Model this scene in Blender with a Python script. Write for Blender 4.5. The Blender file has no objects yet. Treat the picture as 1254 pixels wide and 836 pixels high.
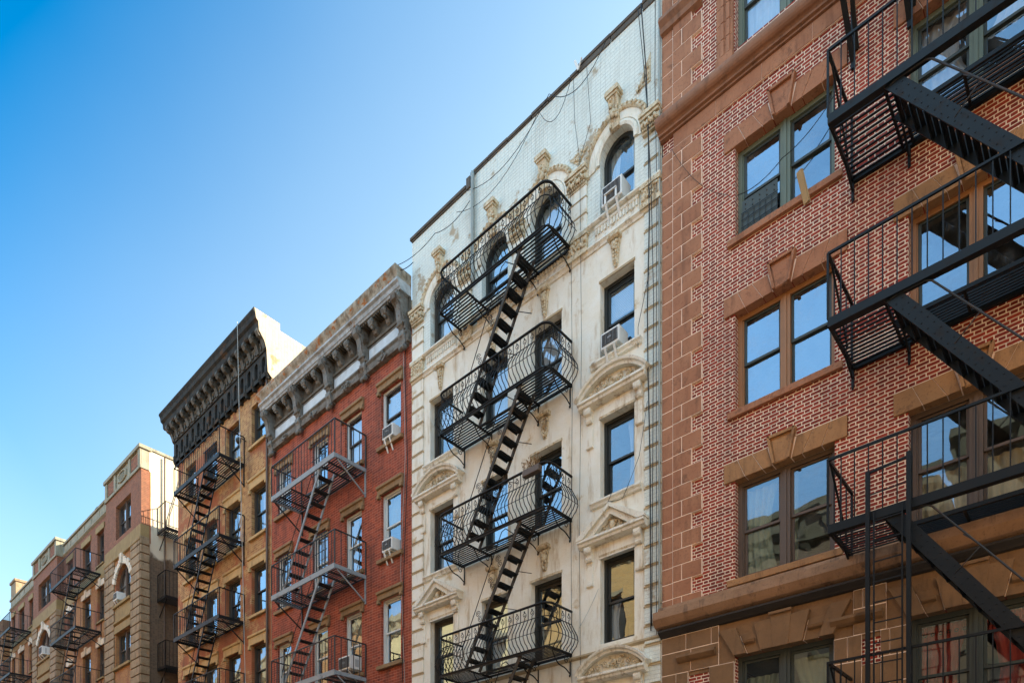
import bpy, bmesh, math, random
from math import radians as R, sin, cos, pi, sqrt, floor
from mathutils import Vector
random.seed(7)
SC = bpy.context.scene
COL = SC.collection
F = 12.0                      # y of the street front of the tenement row (camera stands at y = 0)

# ------------------------------------------------------------------ camera, sky, sun, exposure
cam_d = bpy.data.cameras.new('camera'); cam = bpy.data.objects.new('camera', cam_d); COL.objects.link(cam)
cam.location = (0, 0, 1.6); cam.rotation_euler = (R(90), 0, R(42.0))
cam_d.sensor_width = 36; cam_d.lens = 24.0; cam_d.shift_y = 0.5183
cam_d.clip_start = 0.1; cam_d.clip_end = 3000
SC.camera = cam
SUN_EL, SUN_AZ = 24.0, 48.0   # azimuth measured from +X (down the street) towards +Y (behind the row)
SKY_STRENGTH, SUN_STRENGTH, EXPOSURE = 0.13, 5.0, 1.72
world = bpy.data.worlds.new('World'); SC.world = world; world.use_nodes = True
nt = world.node_tree; nt.nodes.clear()
wo = nt.nodes.new('ShaderNodeOutputWorld'); wb = nt.nodes.new('ShaderNodeBackground'); ws = nt.nodes.new('ShaderNodeTexSky')
ws.sky_type = 'NISHITA'; ws.sun_disc = False
ws.sun_elevation = R(SUN_EL); ws.sun_rotation = R(90 - SUN_AZ)
ws.altitude = 0; ws.air_density = 1.0; ws.dust_density = 0.6; ws.ozone_density = 1.6
hs_ = nt.nodes.new('ShaderNodeHueSaturation'); hs_.inputs['Saturation'].default_value = 1.68; hs_.inputs['Value'].default_value = .86; hs_.inputs['Hue'].default_value = .493; nt.links.new(ws.outputs[0], hs_.inputs['Color'])
# thin high haze: paler towards the sun and towards the horizon (world directions)
tc_ = nt.nodes.new('ShaderNodeTexCoord'); sx_ = nt.nodes.new('ShaderNodeSeparateXYZ'); nt.links.new(tc_.outputs['Generated'], sx_.inputs[0])
dt_ = nt.nodes.new('ShaderNodeVectorMath'); dt_.operation = 'DOT_PRODUCT'; nt.links.new(tc_.outputs['Generated'], dt_.inputs[0])
dt_.inputs[1].default_value = (cos(R(SUN_EL))*cos(R(SUN_AZ)), cos(R(SUN_EL))*sin(R(SUN_AZ)), sin(R(SUN_EL)))
def wm(op, a, b, clamp=False):
    o = nt.nodes.new('ShaderNodeMath'); o.operation = op; o.use_clamp = clamp
    for k, v in ((0, a), (1, b)):
        if isinstance(v, float): o.inputs[k].default_value = v
        else: nt.links.new(v, o.inputs[k])
    return o.outputs[0]
nz_ = nt.nodes.new('ShaderNodeTexNoise'); nz_.inputs['Scale'].default_value = 2.2; nz_.inputs['Detail'].default_value = 5; nt.links.new(tc_.outputs['Generated'], nz_.inputs['Vector'])
hz_ = wm('ADD', wm('ADD', wm('MULTIPLY', wm('MAXIMUM', dt_.outputs['Value'], -.22), 1.25), wm('MULTIPLY', wm('ABSOLUTE', sx_.outputs[2], 0.0), -2.05)), 1.50)
hz_ = wm('ADD', hz_, wm('MULTIPLY', wm('SUBTRACT', nz_.outputs[0], .5), .11))
hz_ = wm('MINIMUM', wm('MAXIMUM', hz_, 0.0), .62)
mx_ = nt.nodes.new('ShaderNodeMix'); mx_.data_type = 'RGBA'; nt.links.new(hz_, mx_.inputs[0]); nt.links.new(hs_.outputs[0], mx_.inputs[6]); mx_.inputs[7].default_value = (2.45, 3.05, 3.2, 1)
# bright veil added over the unseen sky behind the camera to brighten the fronts
mr_ = nt.nodes.new('ShaderNodeMapRange'); mr_.interpolation_type = 'SMOOTHSTEP'; nt.links.new(sx_.outputs[1], mr_.inputs[0])
mr_.inputs[1].default_value = .12; mr_.inputs[2].default_value = -.45; mr_.inputs[3].default_value = 0; mr_.inputs[4].default_value = .92
n2_ = nt.nodes.new('ShaderNodeTexNoise'); n2_.inputs['Scale'].default_value = 3.0; n2_.inputs['Detail'].default_value = 7; n2_.inputs['Roughness'].default_value = .62; nt.links.new(tc_.outputs['Generated'], n2_.inputs['Vector'])
vl_ = wm('MULTIPLY', mr_.outputs[0], wm('ADD', wm('MULTIPLY', n2_.outputs[0], 1.5), .10), True)
m2_ = nt.nodes.new('ShaderNodeMix'); m2_.data_type = 'RGBA'; nt.links.new(vl_, m2_.inputs[0]); nt.links.new(mx_.outputs[2], m2_.inputs[6]); m2_.inputs[7].default_value = (2.7, 4.1, 5.4, 1)
nt.links.new(m2_.outputs[2], wb.inputs[0]); wb.inputs[1].default_value = SKY_STRENGTH; nt.links.new(wb.outputs[0], wo.inputs[0])
sd = bpy.data.lights.new('sun', 'SUN'); sun = bpy.data.objects.new('sun', sd); COL.objects.link(sun)
sd.energy = SUN_STRENGTH; sd.angle = R(0.5); sd.color = (1.0, 0.83, 0.62)
sdir = Vector((cos(R(SUN_EL)) * cos(R(SUN_AZ)), cos(R(SUN_EL)) * sin(R(SUN_AZ)), sin(R(SUN_EL))))
sun.rotation_euler = sdir.to_track_quat('Z', 'Y').to_euler(); sun.location = sdir * 60
vs = SC.view_settings; vs.view_transform = 'Standard'; vs.look = 'None'; vs.gamma = 1; vs.exposure = EXPOSURE; vs.use_curve_mapping = False
try:
    SC.cycles.max_bounces = 8; SC.cycles.transparent_max_bounces = 12; SC.cycles.use_denoising = True
    SC.cycles.sample_clamp_indirect = 8
except Exception: pass

DK = 1.0   # relief depth factor in use while a front is being built
# ------------------------------------------------------------------ mesh helpers
class MB:
    def __init__(s): s.v = []; s.f = []; s.sm = []
    def face(s, pts, smooth=False):
        n = len(s.v); s.v += [tuple(p) for p in pts]; s.f.append(tuple(range(n, n + len(pts)))); s.sm.append(smooth)
    def mesh(s, vs_, fs, smooth=False):
        n = len(s.v); s.v += [tuple(p) for p in vs_]
        for f in fs: s.f.append(tuple(i + n for i in f)); s.sm.append(smooth)
    def box(s, x0, x1, y0, y1, z0, z1):
        if x0 > x1: x0, x1 = x1, x0
        if y0 > y1: y0, y1 = y1, y0
        if z0 > z1: z0, z1 = z1, z0
        s.mesh([(x0,y0,z0),(x1,y0,z0),(x1,y1,z0),(x0,y1,z0),(x0,y0,z1),(x1,y0,z1),(x1,y1,z1),(x0,y1,z1)],
               [(0,3,2,1),(4,5,6,7),(0,1,5,4),(1,2,6,5),(2,3,7,6),(3,0,4,7)])
    def fbox(s, x0, x1, d0, d1, z0, z1, F0=None):
        F0 = F if F0 is None else F0
        s.box(x0, x1, F0 - d0, F0 - d1, z0, z1)
    def bar(s, p, q, w, h, up=(0, 0, 1)):
        p, q = Vector(p), Vector(q); a = (q - p).normalized(); u = Vector(up)
        if abs(a.dot(u)) > .98: u = Vector((0, 1, 0))
        r = a.cross(u).normalized() * w / 2; t = r.cross(a).normalized() * h / 2
        s.mesh([p-r-t, p+r-t, p+r+t, p-r+t, q-r-t, q+r-t, q+r+t, q-r+t],
               [(0,1,2,3),(7,6,5,4),(0,4,5,1),(1,5,6,2),(2,6,7,3),(3,7,4,0)])
    def tube(s, pts, r, n=6, smooth=True, r_end=None, closed=False):
        pts = [Vector(p) for p in pts]; N = len(pts); rings = []; prev = None
        for i, p in enumerate(pts):
            if closed: t = pts[(i + 1) % N] - pts[i - 1]
            else: t = pts[min(i + 1, N - 1)] - pts[max(i - 1, 0)]
            if t.length < 1e-9: t = Vector((0, 0, 1))
            t.normalize()
            if prev is None:
                a = Vector((0, 0, 1)) if abs(t.z) < .9 else Vector((1, 0, 0)); u = t.cross(a).normalized()
            else:
                u = prev - t * prev.dot(t)
                if u.length < 1e-6: u = t.cross(Vector((0, 1, 0)))
                u.normalize()
            prev = u; w = t.cross(u)
            rr = r if r_end is None else r + (r_end - r) * i / (N - 1)
            rings.append([p + (u * cos(2*pi*k/n) + w * sin(2*pi*k/n)) * rr for k in range(n)])
        vs_ = [v for ring in rings for v in ring]; fs = []
        for i in range(N if closed else N - 1):
            j = (i + 1) % N
            for k in range(n): fs.append((i*n+k, i*n+(k+1) % n, j*n+(k+1) % n, j*n+k))
        if not closed: fs += [tuple(range(n))[::-1], tuple((N-1)*n + k for k in range(n))]
        s.mesh(vs_, fs, smooth)
    def blob(s, c, rx, ry, rz, n=8, m=5, jit=0):
        vs_ = [(c[0], c[1], c[2]-rz)]
        for i in range(1, m):
            a = -pi/2 + pi*i/m
            for k in range(n):
                j = 1 + random.uniform(-jit, jit)
                vs_.append((c[0]+rx*j*cos(a)*cos(2*pi*k/n), c[1]+ry*j*cos(a)*sin(2*pi*k/n), c[2]+rz*j*sin(a)))
        vs_.append((c[0], c[1], c[2]+rz)); T = len(vs_)-1; fs = []
        for k in range(n):
            fs.append((0, 1+(k+1) % n, 1+k)); fs.append((T, T-n+k, T-n+(k+1) % n))
        for i in range(m-2):
            for k in range(n):
                fs.append((1+i*n+k, 1+i*n+(k+1) % n, 1+(i+1)*n+(k+1) % n, 1+(i+1)*n+k))
        s.mesh(vs_, fs, True)
    def mould(s, x0, x1, prof, F0=None):
        """profile of (d, z) points, closed, extruded along x; d grows towards the street"""
        F0 = F if F0 is None else F0
        n = len(prof); a = [(x0, F0-d, z) for d, z in prof]; b = [(x1, F0-d, z) for d, z in prof]
        s.mesh(a+b, [tuple(range(n)), tuple(range(2*n-1, n-1, -1))] + [(i, n+i, n+(i+1) % n, (i+1) % n) for i in range(n)])
    def poly(s, pts, d0, d1, F0=None):
        """outline of (x, z) points given depth from d0 (back) to d1 (front)"""
        F0 = F if F0 is None else F0
        n = len(pts); a = [(x, F0-d0, z) for x, z in pts]; b = [(x, F0-d1, z) for x, z in pts]
        s.mesh(a+b, [tuple(range(n)), tuple(range(2*n-1, n-1, -1))] + [(i, n+i, n+(i+1) % n, (i+1) % n) for i in range(n)])
    def arch(s, cx, cz, r, a0, a1, prof, n=20, F0=None, sz=1.0):
        """profile of (dr, d) swept along an arc"""
        F0 = F if F0 is None else F0
        m = len(prof); vs_ = []; fs = []
        for i in range(n+1):
            a = a0 + (a1-a0)*i/n
            for dr, d in prof: vs_.append((cx+(r+dr)*cos(a), F0-d, cz+(r+dr)*sin(a)*sz))
        for i in range(n):
            for k in range(m): fs.append((i*m+k, i*m+(k+1) % m, (i+1)*m+(k+1) % m, (i+1)*m+k))
        fs += [tuple(range(m))[::-1], tuple(n*m+k for k in range(m))]
        s.mesh(vs_, fs, False)
    def spiral(s, c, r0, turns, d, rad=.01, start=0, sgn=1, n=5, plane='xz'):
        pts = []
        N = int(14*turns)
        for i in range(N+1):
            t = i/N; rr = r0*(1-.85*t); a = start + sgn*2*pi*turns*t
            if plane == 'xz': pts.append((c[0]+rr*cos(a), F-d, c[1]+rr*sin(a)))
            else: pts.append((d, c[0]+rr*cos(a), c[1]+rr*sin(a)))
        s.tube(pts, rad, n)
    def build(s, name, mat, parent=None, bevel=0, smooth=False):
        me = bpy.data.meshes.new(name); o = bpy.data.objects.new(name, me); COL.objects.link(o)
        off = Vector((0, 0, 0))
        if parent is not None:
            o.parent = parent; p = parent
            while p is not None: off += Vector(p.location); p = p.parent
        V = s.v if DK == 1.0 else [(v[0], F-(F-v[1])*DK if v[1] < F else v[1], v[2]) for v in s.v]
        me.from_pydata([tuple(Vector(v) - off) for v in V], [], s.f)
        me.polygons.foreach_set('use_smooth', [bool(x or smooth) for x in s.sm])
        bm = bmesh.new(); bm.from_mesh(me); bmesh.ops.recalc_face_normals(bm, faces=bm.faces); bm.to_mesh(me); bm.free()
        me.materials.append(mat)
        if bevel:
            b = o.modifiers.new('bevel', 'BEVEL'); b.width = bevel; b.segments = 1; b.limit_method = 'ANGLE'
        me.update()
        return o

def tag(o, label=None, cat=None, group=None, kind=None):
    if label: o['label'] = label
    if cat: o['category'] = cat
    if group: o['group'] = group
    if kind: o['kind'] = kind
    return o
def empty(name, loc, label, cat, group=None):
    o = bpy.data.objects.new(name, None); COL.objects.link(o); o.location = loc
    o.empty_display_size = .2
    return tag(o, label, cat, group)
def copy_tree(o, parent=None, offset=None, location=None):
    c = o.copy(); COL.objects.link(c)
    if parent is not None: c.parent = parent
    if location is not None: c.location = location
    for ch in [k for k in bpy.data.objects if k.parent is o]: copy_tree(ch, c)
    return c

# ------------------------------------------------------------------ materials
class NT:
    def __init__(s, name):
        s.m = bpy.data.materials.new(name); s.m.use_nodes = True; s.t = s.m.node_tree; s.t.nodes.clear()
        s.out = s.t.nodes.new('ShaderNodeOutputMaterial')
    def n(s, typ, **kw):
        o = s.t.nodes.new(typ)
        for k, v in kw.items(): setattr(o, k, v)
        return o
    def l(s, a, b): s.t.links.new(a, b)
    def sv(s, sock, v):
        if isinstance(v, bpy.types.NodeSocket): s.l(v, sock)
        else: sock.default_value = v
    def math(s, op, a, b=0.0, c=None):
        o = s.n('ShaderNodeMath', operation=op); s.sv(o.inputs[0], a); s.sv(o.inputs[1], b)
        if c is not None: s.sv(o.inputs[2], c)
        return o.outputs[0]
    def sstep(s, x, e0, e1):
        o = s.n('ShaderNodeMapRange', interpolation_type='SMOOTHSTEP'); s.sv(o.inputs[0], x)
        o.inputs[1].default_value = e0; o.inputs[2].default_value = e1; return o.outputs[0]
    def mix(s, f, a, b, blend='MIX'):
        o = s.n('ShaderNodeMix', data_type='RGBA', blend_type=blend); s.sv(o.inputs[0], f)
        for k, v in ((6, a), (7, b)):
            if isinstance(v, bpy.types.NodeSocket): s.l(v, o.inputs[k])
            else: o.inputs[k].default_value = (*v, 1)
        return o.outputs[2]
    def pos(s): return s.n('ShaderNodeNewGeometry').outputs['Position']
    def uv(s):
        """u runs along the wall whichever way it faces, v is height"""
        g = s.n('ShaderNodeNewGeometry'); sp = s.n('ShaderNodeSeparateXYZ'); s.l(g.outputs['Position'], sp.inputs[0])
        sn = s.n('ShaderNodeSeparateXYZ'); s.l(g.outputs['True Normal'], sn.inputs[0])
        k = s.math('GREATER_THAN', s.math('ABSOLUTE', sn.outputs[0]), .7)
        u = s.math('ADD', s.math('MULTIPLY', sp.outputs[0], s.math('SUBTRACT', 1.0, k)), s.math('MULTIPLY', sp.outputs[1], k))
        return u, sp.outputs[2]
    def noise(s, scale, detail=4, rough=.6, vec=None, stretch=None):
        o = s.n('ShaderNodeTexNoise'); o.inputs['Scale'].default_value = scale
        o.inputs['Detail'].default_value = detail; o.inputs['Roughness'].default_value = rough
        v = vec or s.pos()
        if stretch:
            mp = s.n('ShaderNodeMapping'); s.l(v, mp.inputs[0]); mp.inputs['Scale'].default_value = stretch; v = mp.outputs[0]
        s.l(v, o.inputs['Vector']); return o.outputs[0]
    def finish(s, col, rough=.8, metal=0.0, bump=None, bstr=.5, bdist=.01, spec=.4):
        b = s.n('ShaderNodeBsdfPrincipled')
        if isinstance(col, bpy.types.NodeSocket): s.l(col, b.inputs['Base Color'])
        else: b.inputs['Base Color'].default_value = (*col, 1)
        s.sv(b.inputs['Roughness'], rough); b.inputs['Metallic'].default_value = metal
        b.inputs['Specular IOR Level'].default_value = spec
        if bump is not None:
            bp = s.n('ShaderNodeBump'); bp.inputs['Strength'].default_value = bstr; bp.inputs['Distance'].default_value = bdist
            s.l(bump, bp.inputs['Height']); s.l(bp.outputs[0], b.inputs['Normal'])
        s.l(b.outputs[0], s.out.inputs[0]); return s.m

def bricknodes(s, pitch=.0612, L=.30, mort=.013, flemish=True, thin=0.0):
    u, z = s.uv()
    wob = s.math('MULTIPLY', s.math('SUBTRACT', s.noise(2.2, 2), .5), .02)
    z = s.math('ADD', z, wob)
    zr = s.math('DIVIDE', z, pitch); row = s.math('FLOOR', zr); fz = s.math('FRACT', zr)
    odd = s.math('MODULO', s.math('ABSOLUTE', row), 2.0)
    us = s.math('ADD', s.math('ADD', s.math('DIVIDE', u, L), s.math('MULTIPLY', odd, .5)), 500.0)
    f = s.math('FRACT', us); per = s.math('FLOOR', us)
    cut = .66 if flemish else .5
    head = s.math('GREATER_THAN', f, cut)
    d = s.math('MINIMUM', s.math('MINIMUM', f, s.math('ABSOLUTE', s.math('SUBTRACT', f, cut))), s.math('SUBTRACT', 1.0, f))
    d = s.math('MULTIPLY', d, L)
    if thin: d = s.math('ADD', d, thin)
    dz = s.math('MULTIPLY', s.math('MINIMUM', fz, s.math('SUBTRACT', 1.0, fz)), pitch)
    dd = s.math('MINIMUM', d, dz)
    dd = s.math('ADD', dd, s.math('MULTIPLY', s.math('SUBTRACT', s.noise(45, 2), .5), .004))
    m = s.sstep(dd, mort/2 - .0015, mort/2 + .0025)        # 1 = brick, 0 = mortar
    w = s.n('ShaderNodeTexWhiteNoise', noise_dimensions='3D'); c = s.n('ShaderNodeCombineXYZ')
    s.l(s.math('ADD', s.math('MULTIPLY', per, 2.0), head), c.inputs[0]); s.l(row, c.inputs[1]); s.l(c.outputs[0], w.inputs['Vector'])
    return m, head, w.outputs['Value'], u, z

def mat_brick(name, c1, c2, mortar, mort=.013, pitch=.0612, L=.30, flemish=True, grime=.35, grime_col=(.05,.035,.025), head_dark=.0,
              stain=None, stain_scale=.6, stain_lo=.52, stain_hi=.62, rough=.85, band=None, bd=.008):
    s = NT(name); m, head, rnd, u, z = bricknodes(s, pitch, L, mort, flemish, 0 if flemish else .0025)
    col = s.mix(rnd, c1, c2)
    if head_dark: col = s.mix(s.math('MULTIPLY', head, head_dark), col, (c1[0]*.3, c1[1]*.3, c1[2]*.3))
    fine = s.noise(30, 3); col = s.mix(s.math('MULTIPLY', s.sstep(fine, .45, .7), .35), col, (c1[0]*.45, c1[1]*.45, c1[2]*.45))
    mcol = s.mix(s.math('MULTIPLY', s.sstep(s.noise(2.2, 5, .7), .45, .70), .6), mortar, tuple(q*.55 for q in mortar))
    col = s.mix(m, mcol, col)
    if stain:
        sn = s.noise(stain_scale, 5, .65)
        if band:   # a course of wall where the paint has flaked most
            k = s.math('SUBTRACT', 1.0, s.math('MINIMUM', 1.0, s.math('DIVIDE', s.math('ABSOLUTE', s.math('SUBTRACT', z, band[0])), band[1])))
            sn = s.math('ADD', sn, s.math('ADD', s.math('MULTIPLY', k, band[2]), s.math('MULTIPLY', s.math('MULTIPLY', k, s.math('SUBTRACT', s.noise(9, 4, .7), .5)), .7)))
        col = s.mix(s.math('MULTIPLY', s.sstep(sn, stain_lo, stain_hi), .85), col, stain)
    g = s.noise(1.1, 6, .7, stretch=(1.6, 1.6, .35)); col = s.mix(s.math('MULTIPLY', s.sstep(g, .47, .75), grime), col, grime_col)
    return s.finish(col, rough, bump=m, bstr=.7, bdist=bd)

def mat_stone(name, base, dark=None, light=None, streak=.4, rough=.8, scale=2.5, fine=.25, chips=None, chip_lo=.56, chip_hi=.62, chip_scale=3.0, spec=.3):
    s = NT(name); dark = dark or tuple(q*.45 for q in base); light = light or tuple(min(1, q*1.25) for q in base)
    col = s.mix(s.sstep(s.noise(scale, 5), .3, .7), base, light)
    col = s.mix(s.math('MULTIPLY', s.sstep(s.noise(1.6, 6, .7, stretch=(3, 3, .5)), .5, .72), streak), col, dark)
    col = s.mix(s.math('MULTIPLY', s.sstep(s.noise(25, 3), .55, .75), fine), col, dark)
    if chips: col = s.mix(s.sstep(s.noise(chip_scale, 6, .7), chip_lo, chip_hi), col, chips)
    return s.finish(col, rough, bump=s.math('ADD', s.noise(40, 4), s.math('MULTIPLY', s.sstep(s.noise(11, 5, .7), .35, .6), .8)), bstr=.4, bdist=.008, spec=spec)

def mat_iron(name, base=(.018,.02,.022), rust=(.09,.04,.02), amt=.35, rough=.5, metal=.0):
    s = NT(name)
    r = s.sstep(s.noise(7, 5, .7), .52, .68)
    col = s.mix(s.math('MULTIPLY', r, amt), base, rust)
    rr = s.math('ADD', rough, s.math('MULTIPLY', r, .25))
    return s.finish(col, rr, metal, bump=s.noise(60, 3), bstr=.2, bdist=.003, spec=.22)

def mat_paint(name, base, rough=.5, wear=.25, dark=None):
    s = NT(name); dark = dark or tuple(q*.5 for q in base)
    col = s.mix(s.math('MULTIPLY', s.sstep(s.noise(6, 5, .7, stretch=(1, 1, .4)), .48, .7), wear), base, dark)
    return s.finish(col, rough, bump=s.noise(50, 2), bstr=.1, bdist=.002)

def mat_glass(name, fac=.30, tint=(.52, .74, .96), dirt=.04, trans=.93):
    s = NT(name)
    g = s.n('ShaderNodeBsdfGlossy'); g.inputs['Color'].default_value = (*tint, 1); g.inputs['Roughness'].default_value = .012
    bp = s.n('ShaderNodeBump'); bp.inputs['Strength'].default_value = .22; bp.inputs['Distance'].default_value = .02
    s.l(s.noise(1.7, 1.5, .4), bp.inputs['Height']); s.l(bp.outputs[0], g.inputs['Normal'])
    t = s.n('ShaderNodeBsdfTransparent'); t.inputs['Color'].default_value = (trans, trans*1.02, trans*1.03, 1)
    lw = s.n('ShaderNodeLayerWeight'); lw.inputs['Blend'].default_value = .35
    fc = s.math('ADD', fac, s.math('MULTIPLY', lw.outputs['Facing'], .45)); fc = s.math('MINIMUM', fc, .96)
    mx = s.n('ShaderNodeMixShader'); s.l(fc, mx.inputs[0]); s.l(t.outputs[0], mx.inputs[1]); s.l(g.outputs[0], mx.inputs[2])
    df = s.n('ShaderNodeBsdfDiffuse'); df.inputs['Color'].default_value = (.5, .5, .48, 1)
    m2 = s.n('ShaderNodeMixShader'); s.l(s.math('MULTIPLY', s.sstep(s.noise(3, 5, .7), .45, .75), dirt*3), m2.inputs[0])
    s.l(mx.outputs[0], m2.inputs[1]); s.l(df.outputs[0], m2.inputs[2]); s.l(m2.outputs[0], s.out.inputs[0])
    return s.m

def mat_cloth(name, col, trans=.3):
    s = NT(name); b = s.n('ShaderNodeBsdfDiffuse'); t = s.n('ShaderNodeBsdfTranslucent')
    c = s.mix(s.math('MULTIPLY', s.noise(8, 4, stretch=(6, 1, .3)), .5), col, tuple(q*.6 for q in col))
    s.l(c, b.inputs[0]); s.l(c, t.inputs[0]); mx = s.n('ShaderNodeMixShader'); mx.inputs[0].default_value = trans
    s.l(b.outputs[0], mx.inputs[1]); s.l(t.outputs[0], mx.inputs[2]); s.l(mx.outputs[0], s.out.inputs[0]); return s.m

M = {}
M['brick_red'] = mat_brick('brick_red', (.34,.040,.018), (.17,.021,.012), (.86,.68,.52), mort=.0145, L=.285, grime=.30, head_dark=.15)
M['stone_b'] = mat_stone('brownstone_rose', (.33,.140,.074), streak=.6, fine=.6, light=(.40,.185,.10), dark=(.13,.055,.03), scale=1.6, chips=(.22,.10,.055), chip_lo=.57, chip_hi=.66, chip_scale=4)
M['stone_b2_dim'] = mat_stone('brownstone_ochre_dimmed', (.19,.105,.05), streak=.4, fine=.25, light=(.235,.13,.062), dark=(.05,.03,.018))  # ochre brownstone darkened in colour for the weaker light on the lowest storey
M['stone_b2'] = mat_stone('brownstone_ochre', (.33,.170,.076), streak=.6, fine=.6, light=(.39,.205,.09), dark=(.11,.06,.03), chips=(.22,.115,.055), chip_lo=.57, chip_hi=.66, chip_scale=4)
M['joint'] = mat_stone('pale_joint', (.80,.62,.50), streak=.1)
M['ledge'] = mat_stone('brownstone_ledge', (.26,.145,.08), streak=.8, dark=(.04,.03,.025), light=(.33,.19,.11), fine=.4)
M['soffit_shade'] = mat_stone('shade_toned_soffit', (.035,.03,.028), streak=.3)  # near-black: the shade beneath the ledge is put into the moulding's colour
M['roll'] = mat_stone('brownstone_roll', (.25,.125,.075), streak=.6, dark=(.08,.045,.03), fine=.3)
M['white_brick'] = mat_brick('white_painted_brick', (.75,.79,.73), (.71,.75,.69), (.60,.63,.58), mort=.009, pitch=.078, L=.24, flemish=False, grime=.25, grime_col=(.22,.17,.11),
                             stain=(.40,.29,.17), stain_scale=1.6, stain_lo=.60, stain_hi=.70, band=(17.3, .65, .075), rough=.7, bd=.008)
M['white_plaster'] = mat_stone('white_plaster', (.78,.73,.61), dark=(.42,.29,.14), light=(.82,.80,.72), streak=.7, fine=.2, rough=.75, chips=(.52,.39,.22), chip_lo=.575, chip_hi=.70, chip_scale=1.5)
M['white_stone'] = mat_stone('white_stone', (.74,.69,.57), dark=(.28,.18,.09), light=(.78,.75,.66), streak=.8, fine=.5, rough=.7, chips=(.42,.30,.16), chip_lo=.58, chip_hi=.70, chip_scale=5)
M['carving'] = mat_stone('worn_carving', (.58,.47,.31), dark=(.13,.075,.03), light=(.70,.62,.46), streak=.85, fine=.9, scale=9, rough=.75, chips=(.40,.26,.12), chip_lo=.52, chip_hi=.62, chip_scale=14)
M['coping'] = mat_stone('dark_coping', (.09,.075,.06), streak=.5)
M['groove'] = mat_stone('stained_groove', (.40,.31,.19), streak=.5)
M['red_paint_brick'] = mat_brick('red_painted_brick', (.39,.076,.032), (.20,.038,.019), (.54,.21,.13), mort=.010, pitch=.078, L=.25, flemish=False, grime=.75, grime_col=(.07,.028,.018),
                                 stain=(.46,.19,.12), stain_scale=1.8, stain_lo=.60, stain_hi=.78, bd=.012)
M['brown_lintel'] = mat_stone('brown_lintel', (.24,.15,.075), streak=.6)
M['cornice_grey'] = mat_stone('grey_painted_tin', (.125,.115,.095), dark=(.03,.022,.015), light=(.22,.215,.20), streak=.8, fine=.6, scale=6, chips=(.09,.06,.035), chip_lo=.54, chip_hi=.62, rough=.6)
M['crown_grey'] = mat_stone('streaked_grey_tin', (.27,.275,.265), dark=(.10,.07,.045), light=(.46,.50,.52), streak=.7, fine=.4, scale=5, chips=(.22,.13,.07), chip_lo=.60, chip_hi=.66)
M['shabby_black'] = mat_stone('weathered_black_tin', (.065,.058,.045), dark=(.015,.013,.011), light=(.11,.10,.08), streak=.6, fine=.5, scale=6, rough=.6)
M['cornice_dark'] = mat_stone('shabby_tin', (.085,.07,.05), dark=(.02,.016,.012), light=(.13,.115,.09), streak=.6, fine=.5, scale=6, rough=.65)
M['panel_white'] = mat_stone('whitened_tin_panel', (.48,.54,.58), dark=(.2,.15,.1), streak=.35, rough=.6)
M['rust_gutter'] = mat_stone('rusty_gutter', (.20,.145,.085), dark=(.05,.035,.02), light=(.46,.42,.34), streak=.8, fine=.5, scale=4, chips=(.36,.13,.03), chip_lo=.55, chip_hi=.62)
M['tan_brick'] = mat_brick('tan_brick', (.52,.30,.115), (.27,.115,.042), (.60,.42,.24), mort=.010, pitch=.078, L=.25, flemish=False, grime=.6, grime_col=(.09,.055,.03),
                           stain=(.33,.095,.038), stain_scale=.8, stain_lo=.46, stain_hi=.58, bd=.012)
M['tan_stone'] = mat_stone('tan_stone', (.44,.30,.14), streak=.6, dark=(.12,.075,.035))
M['black_tin'] = mat_stone('black_painted_tin', (.026,.028,.028), dark=(.009,.009,.009), light=(.05,.052,.05), streak=.5, rough=.8, spec=.12, chips=(.085,.05,.028), chip_lo=.55, chip_hi=.68, chip_scale=3)
M['salmon_brick'] = mat_brick('salmon_brick', (.27,.105,.055), (.17,.065,.038), (.34,.20,.12), mort=.010, pitch=.08, L=.26, flemish=False, grime=.5, grime_col=(.13,.07,.04), bd=.01)
M['khaki'] = mat_stone('khaki_stone', (.25,.18,.08), streak=.45, dark=(.13,.09,.045))
M['rustic'] = mat_stone('pinkish_rusticated_stone', (.25,.18,.105), dark=(.055,.04,.022), light=(.33,.25,.16), streak=.8, fine=.7, chips=(.34,.19,.09), chip_lo=.58, chip_hi=.66)
M['pale_vouss'] = mat_stone('pale_voussoir', (.60,.56,.47), dark=(.2,.16,.1), streak=.6, fine=.6)
M['cream_parapet'] = mat_stone('greenish_parapet', (.25,.24,.18), dark=(.12,.10,.07), streak=.7, fine=.5)
M['ochre_brick'] = mat_brick('ochre_brick', (.42,.21,.075), (.28,.12,.05), (.42,.27,.14), mort=.010, pitch=.066, L=.21, flemish=False, grime=.6, grime_col=(.08,.045,.025), stain=(.30,.11,.06), stain_scale=.5, bd=.012)
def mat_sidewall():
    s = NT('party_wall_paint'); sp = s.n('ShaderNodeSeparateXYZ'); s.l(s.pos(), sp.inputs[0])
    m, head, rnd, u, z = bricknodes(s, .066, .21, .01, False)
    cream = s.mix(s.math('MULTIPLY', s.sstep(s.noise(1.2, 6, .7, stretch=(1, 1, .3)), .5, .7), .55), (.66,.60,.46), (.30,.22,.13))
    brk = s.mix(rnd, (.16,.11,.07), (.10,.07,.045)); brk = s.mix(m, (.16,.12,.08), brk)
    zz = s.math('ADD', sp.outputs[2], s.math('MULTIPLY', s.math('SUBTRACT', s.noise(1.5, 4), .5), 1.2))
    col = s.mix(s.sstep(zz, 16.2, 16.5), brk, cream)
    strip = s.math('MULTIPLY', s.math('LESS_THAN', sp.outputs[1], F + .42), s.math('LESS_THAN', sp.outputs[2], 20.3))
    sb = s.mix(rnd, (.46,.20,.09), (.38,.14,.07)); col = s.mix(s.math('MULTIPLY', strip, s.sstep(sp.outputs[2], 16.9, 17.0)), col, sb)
    return s.finish(col, .8, bump=m, bstr=.5, bdist=.01)
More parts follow.
